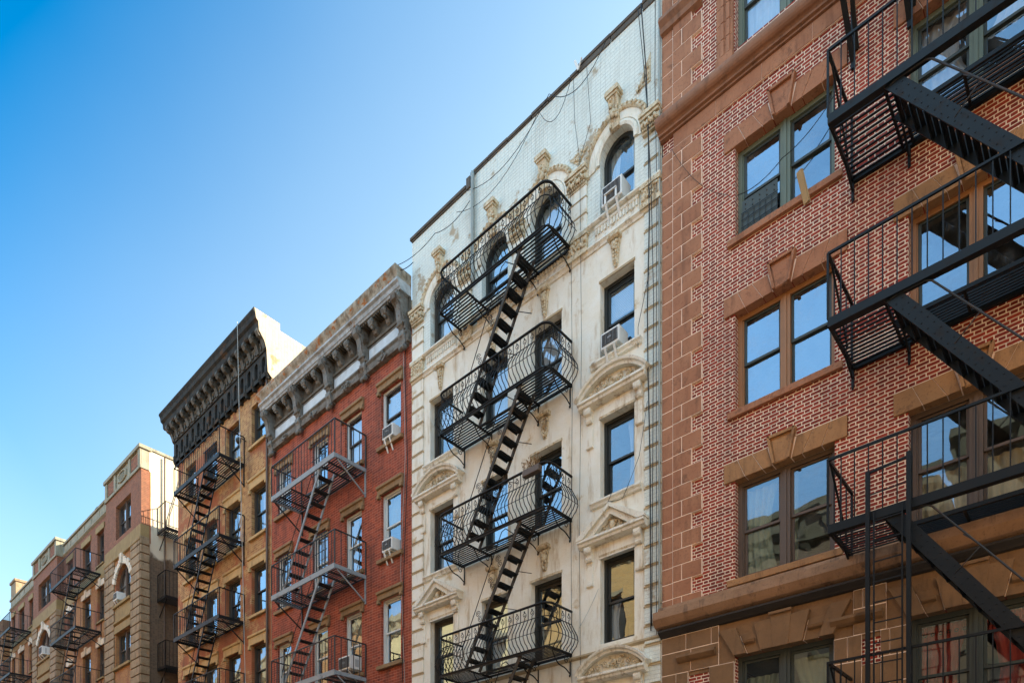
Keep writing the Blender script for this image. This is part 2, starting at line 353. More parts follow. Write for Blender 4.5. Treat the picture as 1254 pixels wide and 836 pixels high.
M['party'] = mat_sidewall()
M['party_cream'] = mat_brick('cream_party_wall', (.60,.52,.38), (.52,.44,.31), (.42,.34,.23), mort=.012, pitch=.075, L=.24, flemish=False, grime=.5, grime_col=(.20,.12,.06), stain=(.36,.20,.10), stain_scale=1.3, stain_lo=.58, stain_hi=.63)
M['rear'] = mat_brick('rear_brick', (.22,.10,.06), (.16,.07,.045), (.3,.24,.18), flemish=False, L=.21, pitch=.066)
M['roof'] = mat_stone('tar_roof', (.06,.06,.06))
M['slab'] = mat_stone('interior_plaster', (.35,.32,.28))
M['iron_black'] = mat_iron('black_iron', (.007,.010,.013), (.03,.022,.018), .3, .45)
M['iron_dark'] = mat_iron('dark_iron', (.010,.011,.012), (.06,.03,.016), .35, .5)
M['iron_rust'] = mat_iron('rust_brown_iron', (.045,.037,.028), (.13,.07,.035), .6, .6)
M['iron_grey'] = mat_iron('grey_blue_iron', (.27,.30,.32), (.10,.06,.04), .45, .5)
M['iron_greydark'] = mat_iron('shabby_grey_iron', (.035,.036,.038), (.12,.06,.035), .45, .5)
M['frame_black'] = mat_paint('black_window_paint', (.022,.024,.022), .45)
M['frame_dark'] = mat_paint('dark_brown_window_paint', (.055,.045,.035), .5)
M['frame_white'] = mat_paint('white_window_paint', (.60,.62,.60), .5)
M['frame_green'] = mat_paint('grey_green_window_paint', (.13,.16,.12), .5)
M['frame_orange'] = mat_paint('orange_brown_window_paint', (.32,.155,.065), .5)
M['frame_umber'] = mat_paint('umber_window_paint', (.11,.075,.055), .5)
M['frame_slate'] = mat_paint('slate_window_paint', (.045,.055,.05), .5)
M['glass'] = mat_glass('window_glass', fac=.17)
M['glass_hi'] = mat_glass('window_glass_reflective', fac=.32)
M['glass_mid'] = mat_glass('window_glass_clear', fac=.25)
M['curtain_w'] = mat_cloth('white_curtain', (.72,.73,.72))
M['curtain_g'] = mat_cloth('green_grey_curtain', (.38,.42,.30))
M['curtain_r'] = mat_cloth('red_curtain', (.50,.10,.08))
M['curtain_y'] = mat_cloth('yellowed_curtain', (.62,.52,.34))
M['ac'] = mat_paint('white_enamel', (.72,.72,.69), .4, .15)
M['ac_grille'] = mat_paint('grey_grille', (.22,.23,.24), .5)
M['cable'] = mat_paint('black_cable', (.012,.012,.014), .6, 0)
M['cable_w'] = mat_paint('pale_cable', (.45,.46,.44), .6, .2)
M['pipe'] = mat_paint('green_grey_pipe', (.30,.33,.31), .5, .4)
M['wood'] = mat_paint('raw_wood', (.45,.30,.14), .7, .4)
M['asphalt'] = mat_stone('asphalt', (.05,.05,.052), streak=.2)
M['concrete'] = mat_stone('pavement_concrete', (.30,.29,.27), streak=.3)
M['line'] = mat_paint('road_paint', (.7,.7,.66), .6, .4)
M['earth'] = mat_stone('city_ground', (.12,.115,.11))
M['opp_yellow'] = mat_brick('opposite_yellow_brick', (.80,.43,.14), (.72,.36,.11), (.45,.35,.22), flemish=False, L=.21, pitch=.066, grime=.15)
M['opp_cream'] = mat_stone('opposite_cream_stucco', (.78,.56,.28), streak=.2)
M['opp_orange'] = mat_brick('opposite_orange_brick', (.66,.28,.09), (.56,.22,.07), (.45,.33,.2), flemish=False, L=.21, pitch=.066, grime=.15)
M['opp_trim'] = mat_stone('opposite_trim', (.34,.26,.16), streak=.3)
M['opp_brown'] = mat_brick('opposite_brown_brick', (.16,.10,.055), (.12,.075,.04), (.2,.15,.1), flemish=False, L=.21, pitch=.066, grime=.15)
M['opp_dark'] = mat_stone('opposite_dark_trim', (.10,.085,.055), streak=.3)

# ------------------------------------------------------------------ ground
def struct(name, mb, m): o = mb.build(name, m); o['kind'] = 'structure'; return o
g = MB(); g.box(-600, 600, -600, 600, -.5, -.004); struct('ground', g, M['earth'])
g = MB(); g.box(-300, 300, .3, 8.0, -.003, .004); struct('road', g, M['asphalt'])
g = MB(); g.box(-300, 300, 8.0, 12.5, 0, .13); struct('pavement', g, M['concrete'])
g = MB(); g.box(-300, 300, -4.5, .3, 0, .13); struct('pavement', g, M['concrete'])
g = MB()
for i in range(-20, 8): g.box(i*6, i*6+3, 4.1, 4.22, .006, .009)
struct('lane_marking', g, M['line'])

# ------------------------------------------------------------------ walls and windows
def wall_face(mb, x0, x1, z0, z1, holes, y=F, depth=.2, soffit=None):
    """front wall with openings; holes = (x0, x1, z0, z1, rise); rise > 0 gives an arched head"""
    xs = sorted({x0, x1, *[h[0] for h in holes], *[h[1] for h in holes]}); xs = [x for x in xs if x0 <= x <= x1]
    zs = sorted({z0, z1, *[h[2] for h in holes], *[h[3] for h in holes]}); zs = [z for z in zs if z0 <= z <= z1]
    for i in range(len(xs)-1):
        run = None
        for j in range(len(zs)-1):
            cx, cz = (xs[i]+xs[i+1])/2, (zs[j]+zs[j+1])/2
            inside = any(h[0] < cx < h[1] and h[2] < cz < h[3] for h in holes)
            if not inside:
                mb.face([(xs[i], y, zs[j]), (xs[i+1], y, zs[j]), (xs[i+1], y, zs[j+1]), (xs[i], y, zs[j+1])])
    for h in holes:
        a, b, c, d = h[:4]; rise = h[4] if len(h) > 4 else 0
        yb = y + depth
        top = d - rise
        mb.face([(a, y, c), (a, yb, c), (a, yb, top), (a, y, top)])
        mb.face([(b, yb, c), (b, y, c), (b, y, top), (b, yb, top)])
        mb.face([(a, yb, c), (a, y, c), (b, y, c), (b, yb, c)])
        if not rise: mb.face([(a, y, d), (a, yb, d), (b, yb, d), (b, y, d)])
        else:
            n = 16; cx = (a+b)/2; w = (b-a)/2
            if rise < w*.98:
                r = (w*w + rise*rise)/(2*rise); cz = d - r; a0 = math.asin(w/r)
                P = [(cx + r*sin(t), cz + r*cos(t)) for t in [-a0 + 2*a0*i/n for i in range(n+1)]]
            else: P = [(cx - w*cos(pi*i/n), top + rise*sin(pi*i/n)) for i in range(n+1)]
            for i in range(n):
                (p, q), (r_, s_) = P[i], P[i+1]
                mb.face([(p, y, q), (r_, y, s_), (r_, y, d), (p, y, d)])
                mb.face([(p, yb, q), (r_, yb, s_), (r_, y, s_), (p, y, q)])

def window(parent, x0, x1, z0, z1, frame='frame_dark', sash=None, lights=1, y=F, reveal=.13, split=.5, mull=.12, fw=.055, sill=None,
           curtain=None, blind=None, glass='glass', rise=0, transom=0, open_=0.0, bars=False):
    sash = sash or frame
    yf = y + reveal; f = MB()
    if curtain is None and not blind and not lights == 3:
        q = random.random()
        if q < .22: curtain = ('curtain_w', [(.06, .94, .04, .96)])
        elif q < .40: curtain = ('curtain_w', [(.06, .38, .04, .96), (.66, .94, .04, .96)])
        elif q < .52: blind = random.choice((.25, .45, .5, .8))
        elif q < .62: curtain = ('curtain_g', [(.06, .94, .5, .96)])
    if (curtain and curtain[1]) or blind: glass = 'glass'
    top = z1 - transom
    f.box(x0, x0+fw, yf, yf+.11, z0, z1); f.box(x1-fw, x1, yf, yf+.11, z0, z1)
    f.box(x0+fw, x1-fw, yf+.002, yf+.11, z1-fw, z1); f.box(x0+fw, x1-fw, yf-.01, yf+.11, z0, z0+fw*.8)
    if transom: f.box(x0+fw, x1-fw, yf+.03, yf+.11, top, z1-fw)
    # brick mould
    f.box(x0+fw, x0+fw+.018, yf+.025, yf+.1, z0+fw*.8, top); f.box(x1-fw-.018, x1-fw, yf+.025, yf+.1, z0+fw*.8, top)
    W = (x1-x0-2*fw-.036 - (lights-1)*mull)/lights
    for i in range(1, lights):
        xm = x0+fw+.018 + i*W + (i-1)*mull
        f.box(xm, xm+mull, yf-.012, yf+.112, z0+fw*.8, top)
        f.box(xm+mull*.35, xm+mull*.65, yf-.03, yf-.012, z0+fw*.8, top)
    if rise:
        w = (x1-x0)/2; r = (w*w+rise*rise)/(2*rise) if rise < w*.98 else w; cz = z1-r; a0 = math.asin(min(1, w/r))
        f.arch((x0+x1)/2, cz, r, pi/2-a0, pi/2+a0, [(-.07, -reveal-.1), (.25, -reveal-.1), (.25, -reveal+.005), (-.07, -reveal+.005)], 16, F0=y)
    fo = f.build('window', M[frame], parent)
    if sill:
        d, h, ext, m = sill; s = MB()
        s.mould(x0-ext, x1+ext, [(-reveal, z0+.01), (-reveal, z0-h), (d, z0-h), (d, z0-.015), (-.01, z0+.004)], F0=y)
        s.build('sill', M[m], fo, bevel=.006)
    sw = .042
    for i in range(lights):
        a = x0+fw+.018+.002 + i*(W+mull); b = a+W-.004; zb, zt = z0+fw*.8+.002, top-(.002 if transom else fw+.002)
        zm = zb + (zt-zb)*(1-split)
        for k, (c, d, yy) in enumerate(((zm-.02, zt, yf+.04), (zb, zm+.02, yf+.075))):
            if k == 1 and open_: c += open_; d += open_
            s = MB()
            rb = .06 if k == 1 else sw
            s.box(a, a+sw, yy, yy+.032, c, d); s.box(b-sw, b, yy, yy+.032, c, d)
            s.box(a+sw, b-sw, yy, yy+.032, d-sw, d); s.box(a+sw, b-sw, yy, yy+.032, c, c+rb)
            so = s.build('sash', M[sash], fo)
            p = MB(); t1, t2 = random.uniform(-.0025, .0025), random.uniform(-.004, .004); yc = yy+.016
            xa, xb, za, zc = a+sw-.004, b-sw+.004, c+rb-.004, d-sw+.004
            p.face([(xa, yc-t1-t2, za), (xb, yc+t1-t2, za), (xb, yc+t1+t2, zc), (xa, yc-t1+t2, zc)])
            p.build('pane', M[glass if glass == 'glass' or random.random() < .6 else 'glass_mid'], so)
    if curtain:
        mt, spec = curtain
        cm = MB()
        for (fa, fb, za, zc) in spec:
            xa, xb = x0+(x1-x0)*fa, x0+(x1-x0)*fb; za_, zc_ = z0+(z1-z0)*za, z0+(z1-z0)*zc
            n = max(6, int((xb-xa)/.02)); ph = random.random()*6; vs_ = []; fs = []
            for j in range(5):
                tz = j/4
                for i in range(n+1):
                    t = i/n; xx = xa+(xb-xa)*t; pull = 1-.25*sin(pi*tz)*(0 if (fb-fa) > .6 else 1)
                    xx = (xa if fa < .5 else xb) + (xx-(xa if fa < .5 else xb))*pull
                    vs_.append((xx, yf+.17+.022*sin(t*(xb-xa)*45+ph+tz*.7)+.01*sin(t*31), za_+(zc_-za_)*tz))
            for j in range(4):
                for i in range(n): fs.append((j*(n+1)+i, j*(n+1)+i+1, (j+1)*(n+1)+i+1, (j+1)*(n+1)+i))
            cm.mesh(vs_, fs, True)
        cm.build('curtain', M[mt], fo)
    if blind:
        b_ = MB(); zz = z1-fw
        while zz > z1-(z1-z0)*blind:
            b_.bar((x0+fw, yf+.135, zz), (x1-fw, yf+.135, zz), .003, .032, up=(0, .3, 1)); zz -= .034
        b_.build('blind', M['curtain_w'], fo)
    if bars:
        g_ = MB()
        for i in range(1, 6): g_.bar((x0+(x1-x0)*i/6, y-.03, z0+.03), (x0+(x1-x0)*i/6, y-.03, z1-.06), .014, .014)
        for t in (.05, .35, .65, .95): g_.bar((x0, y-.03, z0+(z1-z0)*t), (x1, y-.03, z0+(z1-z0)*t), .012, .025)
        g_.build('window_bars', M['iron_black'], fo)
    return fo

def body(parent, x0, x1, depth, zr, m_left, m_right, floors, y=F, zt=None):
    """party walls, rear, roof and floors behind a street front"""
    zt = zt or zr+.6
    for nm, x, m in (('party_wall', x0, m_left), ('party_wall', x1, m_right)):
        s = MB(); sx = .25 if x == x0 else -.25
        s.box(x, x+sx, y+.002, y+depth, 0, zt); s.build(nm, m, parent)
    s = MB(); s.box(x0+.25, x1-.25, y+depth-.25, y+depth-.002, 0, zt-.05); s.build('rear_wall', M['rear'], parent)
    s = MB(); s.box(x0+.25, x1-.25, y+.25, y+depth-.25, zr-.2, zr); s.build('roof', M['roof'], parent)
    for z in floors:
        s = MB(); s.box(x0+.25, x1-.25, y+.45, y+depth-.25, z-.25, z); s.build('floor_slab', M['slab'], parent)
    s = MB(); s.box(x0+.25, x1-.25, y+5.0, y+5.1, .1, zr-.2); s.build('interior_wall', M['slab'], parent)

# ================================================================== red brick building with brownstone trim (nearest)
B = empty('brick_building', (-1.5, F, 0), 'dark red brick apartment house with brownstone quoins and paired windows, nearest on the right', 'building')
BX0, BX1 = -6.8, 4.2
cols_b = [(-5.32, -3.60), (-2.52, -.80), (.55, 2.27)]
rows_b = [(16.62, 18.35), (13.17, 14.83), (10.02, 11.80), (6.95, 8.75), (3.75, 5.55)]
holes_b = [(a, b, c, d) for a, b in cols_b for c, d in rows_b]
w_ = MB(); wall_face(w_, BX0, BX1, 0, 20.6, holes_b, depth=.24)
w_.build('brick_wall', M['brick_red'], B)
body(B, BX0, BX1, 15, 20.0, M['rear'], M['rear'], (3.4, 6.5, 9.55, 12.6, 15.7), zt=20.5)
# quoins : pale joint sheet with blocks proud of it
def quoins(x_edge, sgn, z0, z1, p=.306):
    j = MB(); q1 = MB(); k = 0; z = z0
    X = lambda a: x_edge + sgn*a
    j.fbox(X(0), X(.235), 0, .028, z0, z1)
    while z < z1-.01:
        h = min(p, z1-z); g = .009
        q1.fbox(X(.004), X(.225), .0, .034, z+g, z+h-g)
        if k % 2 == 0:
            j.fbox(X(.245), X(.845), 0, .046, z, z+h)
            q1.fbox(X(.247), X(.423), .0, .054, z+g, z+h-g); q1.fbox(X(.441), X(.838), .0, .054, z+g, z+h-g)
        else:
            j.fbox(X(.245), X(.635), 0, .046, z, z+h)
            q1.fbox(X(.247), X(.628), .0, .054, z+g, z+h-g)
        z += p; k += 1
    return j, q1
for z0, z1, m in ((6.62, 10.3, 'stone_b'), (10.3, 15.66, 'stone_b'), (16.3, 20.3, 'stone_b')):
    for xe, sg in ((BX0, 1), (BX1, -1)):
        j, q = quoins(xe, sg, z0, z1); j.build('quoin_joint', M['joint'], B); q.build('quoin', M[m], B, bevel=.004)
# roll moulding under the top storey
s = MB()
roll = [(.0, 16.30), (.16, 16.31)] + [(.16+.115*sin(a), 16.185+.125*cos(a)) for a in [pi*i/9 for i in range(10)]] + [(.13, 16.04), (.13, 16.0), (.08, 15.99), (.08, 15.955), (.0, 15.95)]
s.mould(BX0-.03, BX1+.1, roll); s.build('roll_moulding', M['roll'], B)
s = MB(); j = MB(); j.fbox(BX0+.25, BX1-.25, 0, .03, 15.66, 15.95)
x = BX0+.255
while x < BX1-.3: s.fbox(x, min(x+.86, BX1-.26), 0, .04, 15.667, 15.948); x += .867
s.build('band_course', M['stone_b'], B, bevel=.004); j.build('band_joint', M['joint'], B)
# short impost moulding over the corner
s = MB(); s.mould(BX0-.0, -5.95, [(0, 18.28), (.17, 18.27), (.19, 18.18), (.12, 18.10), (.10, 18.02), (0, 17.98)]); s.build('impost_moulding', M['roll'], B)
s = MB(); s.mould(BX0-.1, BX1+.1, [(0, 20.65), (.6, 20.6), (.62, 20.4), (.35, 20.2), (.3, 20.0), (0, 19.9)]); s.build('cornice', M['ledge'], B)
# pilaster trims beside the top windows
for a, b in cols_b:
    for x0, x1 in ((a-.33, a-.02), (b+.02, b+.33)):
        s = MB(); j = MB(); z = 16.6
        while z < 18.3:
            s.fbox(x0, x1, 0, .06, z+.007, z+.297); s.fbox(x0+.09, x0+.15, .06, .085, z+.007, z+.297); s.fbox(x0+.2, x0+.26, .06, .085, z+.007, z+.297); z += .306
        j.fbox(x0+.003, x1-.003, 0, .05, 16.6, 18.4)
        po_ = s.build('pilaster', M['stone_b'], B); j.build('pilaster_joint', M['joint'], po_)
        s = MB(); s.fbox(x0-.01, x1+.01, 0, .1, 16.3, 16.58); s.build('pilaster_base', M['stone_b'], po_)
# flat arches with splayed voussoirs and a raised keystone
def flat_arch(a, b, z, h, m, key=True, ext=.2, kz=.16, groove=False):
    xm = (a+b)/2; L = b-a+2*ext; s = MB(); j = MB()
    j.poly([(a-ext, z+.003), (b+ext, z+.003), (b+ext, z+h), (a-ext, z+h)], -.13, .022)
    n = 3
    bot = [(-L/2), -L/2+.40, -L/2+.72, -.16]; topx = [(-L/2), -L/2+.26, -L/2+.53, -.25]
    for sg in (-1, 1):
        s = MB()
        for i in range(3):
            g = .005
            x = [xm+sg*(bot[i]+(g if i else 0)), xm+sg*(bot[i+1]-g), xm+sg*(topx[i+1]-g), xm+sg*(topx[i]+(g if i else 0))]
            s.poly([(x[0], z-.002), (x[1], z-.002), (x[2], z+h+.002), (x[3], z+h+.002)], -.138, .034)
        s.build('lintel', M[m], B, bevel=.004)
    jo = j.build('lintel_joint', M['joint'], B)
    k = MB(); t = .045
    k.poly([(xm-.15, z-.004), (xm+.15, z-.004), (xm+.25, z+h+kz), (xm-.25, z+h+kz)], -.136, .05)
    k.poly([(xm-.15, z-.004), (xm-.15+t, z-.004), (xm-.25+t, z+h+kz), (xm-.25, z+h+kz)], .05, .10)
    k.poly([(xm+.15-t, z-.004), (xm+.15, z-.004), (xm+.25, z+h+kz), (xm+.25-t, z+h+kz)], .05, .10)
    k.poly([(xm-.25+t, z+h+kz-.05), (xm+.25-t, z+h+kz-.05), (xm+.25, z+h+kz), (xm-.25, z+h+kz)], .05, .10)
    k.poly([(xm-.10, z+.01), (xm+.10, z+.01), (xm+.17, z+h+kz-.09), (xm-.17, z+h+kz-.09)], .05, .062)
    k.build('keystone', M[m], B, bevel=.003)
for a, b in cols_b:
    for (c, d), m in zip(rows_b[1:4], ('stone_b', 'stone_b', 'stone_b2')): flat_arch(a, b, d, .34, m if a < -3 or d > 12 else 'stone_b2')
# lower ledge and the ashlar storey
s = MB(); s.mould(BX0-.06, BX1+.1, [(0, 6.80), (.08, 6.79), (.10, 6.72), (.28, 6.65), (.30, 6.50), (.25, 6.42), (.21, 6.37), (.05, 6.322), (0, 6.322)])
s.build('ledge', M['ledge'], B)
s = MB(); s.mould(BX0-.02, BX1+.05, [(0, 6.319), (.17, 6.319), (.175, 6.28), (.10, 6.23), (.07, 6.20), (0, 6.18)]); s.build('soffit_moulding', M['soffit_shade'], B)
def ashlar(x0, x1, z0, z1, holes, p, L, m, d=.05):
    s = MB(); j = MB(); z = z0; k = 0
    while z < z1-.02:
        h = min(p, z1-z); x = x0-(L*.5 if k % 2 else 0)
        while x < x1:
            a, b = max(x, x0)+.009, min(x+L, x1)-.009
            segs = [(a, b)]
            for hh in holes:
                if hh[2] < z+h-.01 and hh[3] > z+.01:
                    ns = []
                    for p_, q_ in segs:
                        if q_ <= hh[0] or p_ >= hh[1]: ns.append((p_, q_))
                        else:
                            if p_ < hh[0]-.03: ns.append((p_, hh[0]-.004))
                            if q_ > hh[1]+.03: ns.append((hh[1]+.004, q_))
                    segs = ns
            for p_, q_ in segs:
                s.fbox(p_, q_, 0, d, z+.009, z+h-.009); j.fbox(p_-.004, q_+.004, 0, d-.008, z, z+h)
            x += L
        z += p; k += 1
    s.build('ashlar_blocks', M[m], B, bevel=.004); j.build('ashlar_joint', M['joint'], B)
panels = []
for xa, xb in ((-6.55, -5.55), (-3.3, -2.8), (-.55, .3), (2.6, 3.6)):
    for zc in (4.95, 4.15, 3.3): panels.append((xa+.33*(xb-xa)-.02 if xb-xa > .7 else xa+.12, xa+.75*(xb-xa) if xb-xa > .7 else xb-.1, zc, zc+.42))
lint = [(a-.30, b+.30, 5.52, 6.02) for a, b in cols_b]
ashlar(BX0+.0, BX1, 5.87, 6.18, lint, .31, .52, 'stone_b2_dim')
s = MB(); wall_face(s, BX0, BX1, 2.9, 6.18, [h for h in holes_b if h[2] < 5] + panels, y=F-.014, depth=.013); s.build('stone_facing', M['stone_b2_dim'], B)
ashlar(BX0+.0, BX1, 2.93, 5.87, [(h[0], h[1], h[2], h[3]) for h in holes_b if h[2] < 5] + lint + panels, .42, .62, 'stone_b2_dim')
s = MB(); s.fbox(BX0, BX1, .0, .06, .13, 2.9); s.build('shopfront_base', M['stone_b2_dim'], B)
for a, b in cols_b:
    s = MB(); j = MB(); xm = (a+b)/2; z = 5.55; n = 7
    for i in range(n):
        t0, t1 = -1+2*i/n, -1+2*(i+1)/n
        if i == n//2:
            s.build('lintel', M['stone_b2_dim'], B, bevel=.005); s = MB(); continue
        lo0, lo1 = xm+t0*(b-a)/2*1.0, xm+t1*(b-a)/2*1.0; hi0, hi1 = xm+t0*(b-a)/2*1.32, xm+t1*(b-a)/2*1.32
        tall = i % 2 == 0
        hz = .50 if tall else .36
        s.poly([(lo0+.006, z-.003), (lo1-.006, z-.003), (lo1+(hi1-lo1)*hz/.5-.006, z+hz), (lo0+(hi0-lo0)*hz/.5+.006, z+hz)], -.137, .09 if tall else .04)
        if not tall:
            s.mould(lo0+(hi0-lo0)*.45+.03, lo1+(hi1-lo1)*.6-.03, [(.04, z+.24), (.12, z+.23), (.10, z+.18), (.04, z+.15)])
    j.fbox(a+.05, b-.05, -.13, .03, z+.001, z+.34)
    s.build('lintel', M['stone_b2_dim'], B, bevel=.005); j.build('lintel_joint', M['joint'], B)
    k = MB(); k.poly([(xm-.13, z-.01), (xm+.13, z-.01), (xm+.19, z+.6), (xm-.19, z+.6)], -.136, .10)
    k.poly([(xm-.19, z+.55), (xm+.19, z+.55), (xm+.2, z+.6), (xm-.2, z+.6)], .1, .14); k.build('keystone', M['stone_b2_dim'], B, bevel=.005)
    for xa, xb in ((a-1.12, a-.34), (b+.34, b+.62)):
        s = MB(); s.mould(xa, xb, [(.05, 5.78), (.14, 5.77), (.15, 5.72), (.10, 5.66), (.05, 5.63)]); s.build('label_moulding', M['stone_b2_dim'], B)
# windows
styles = ['frame_green', 'frame_green', 'frame_orange', 'frame_umber', 'frame_slate']
wb_ = {}
for ci, (a, b) in enumerate(cols_b):
    for ri, (c, d) in enumerate(rows_b):
        cur = bl = None
        if True: cur = ('curtain_g', [])
        if ri == 0: bl, cur = .0, ('curtain_w', [(.03, .97, .02, .95)])
        if ri == 3 and ci == 0: cur = ('curtain_g', [(.05, .40, .03, .93), (.52, .60, .03, .93)])
        if ri == 3 and ci == 1: cur = ('curtain_y', [(.05, .95, .02, .46)])
        if ri == 1 and ci == 1: cur = ('curtain_w', [(.04, .46, .30, .96), (.56, .96, .5, .96)])
        if ri == 4 and ci == 0: cur = ('curtain_g', [(.05, .46, .0, .8), (.54, .95, .0, .9)])
        if ri == 4 and ci > 0: cur = ('curtain_r', [(.05, .44, .0, .92), (.56, .95, .0, .92)])
        wo_ = window(B, a, b, c, d, frame=styles[ri], sash='frame_slate' if ri in (0, 1, 4) else ('frame_umber' if ri == 3 else 'frame_slate'), lights=2, mull=.17, reveal=.14, fw=.08,
               curtain=cur, sill=(.07, .13, .13 if ri else .02, 'stone_b' if ri < 3 else 'stone_b2') if ri not in (0, 4) else None, glass='glass_hi' if ri in (1, 2, 3) else 'glass', transom=.07 if ri in (2, 3) else 0)
        wb_[(ci, ri)] = wo_
# valance with ring holes over the red curtains
s = MB()
for (xa, xb) in ((-2.40, -1.77), (-1.55, -.92)):
    n = 40; vs_ = []; fs = []
    for j_, (zz, amp) in enumerate(((5.44, .012), (5.3, .02), (5.2, .03))):
        for i in range(n+1): vs_.append((xa+(xb-xa)*i/n, F+.30+amp*sin(i*1.9), zz+(.02*sin(i*.95) if j_ == 2 else 0)))
    for j_ in range(2):
        for i in range(n): fs.append((j_*(n+1)+i, j_*(n+1)+i+1, (j_+1)*(n+1)+i+1, (j_+1)*(n+1)+i))
    s.mesh(vs_, fs, True)
vo = s.build('valance', M['curtain_r'], wb_[(1, 4)])
s = MB()
for (xa, xb) in ((-2.40, -1.77), (-1.55, -.92)):
    for i in range(6):
        cx = xa+(xb-xa)*(i+.5)/6
        s.tube([(cx+.022*cos(t), F+.265, 5.30+.022*sin(t)) for t in [2*pi*k/10 for k in range(10)]], .008, 5, closed=True)
s.build('curtain_ring', M['frame_black'], vo)

# ================================================================== fire escapes
def fe_grating(mb, x0, x1, y0, y1, z, pitch=.085, w=.034, t=.012):
    y = y0+.02
    while y < y1-.01: mb.box(x0, x1, y, y+w, z-t, z); y += pitch
def fe_rail(mb, pts, z, h, step=.16, r=.009, top=.02, mids=()):
    """straight pickets along the plan path pts [(x,y)...]"""
    for (xa, ya), (xb, yb) in zip(pts[:-1], pts[1:]):
        L = sqrt((xb-xa)**2+(yb-ya)**2); n = max(1, round(L/step))
        for i in range(n+1):
            t = i/n; x, y = xa+(xb-xa)*t, ya+(yb-ya)*t
            rr = r*1.7 if i in (0, n) else r
            mb.bar((x, y, z), (x, y, z+h), rr*2, rr*2, up=(0, 1, 0))
        mb.bar((xa, ya, z+h), (xb, yb, z+h), top*1.6, top*1.6)
        for mz in mids: mb.bar((xa, ya, z+mz), (xb, yb, z+mz), top, top)
def stair(parent, xt, zt, xb, zb, y0, y1, mat, n=10, sw=.16, st=.03, tread_d=.20, perf=False, tmat=None):
    s = MB()
    for y in (y0, y1): s.bar((xt, y, zt), (xb, y, zb), st, sw)
    if perf:
        dx, dz = (xb-xt), (zb-zt); L = sqrt(dx*dx+dz*dz); ux, uz = dx/L, dz/L; px, pz = -uz, ux
        m_ = int(L/.13)
        for i in range(m_):
            for o in (-.045, .045):
                t = (i+.5)*L/m_
                s.blob((xt+ux*t+px*o, y0-st/2-.002, zt+uz*t+pz*o), .011, .006, .011, 6, 4)
    so = s.build('staircase', M[mat], parent)
    t0 = None
    for i in range(n):
        f = (i+.7)/(n+.4); x, z = xt+(xb-xt)*f, zt+(zb-zt)*f
        if t0 is None:
            t = MB()
            for k in range(3): t.box(x-tread_d/2+k*tread_d/3, x-tread_d/2+k*tread_d/3+tread_d/3-.014, y0+st/2, y1-st/2, z-.012, z+.006)
            t.box(x-tread_d/2, x-tread_d/2+.008, y0+st/2, y1-st/2, z-.04, z-.012)
            t0 = t.build('tread', M[tmat or mat], so); x0_, z0_ = x, z
        else:
            c = t0.copy(); COL.objects.link(c); c.parent = so; c.location = Vector(t0.location)+Vector((x-x0_, 0, z-z0_))
    return so

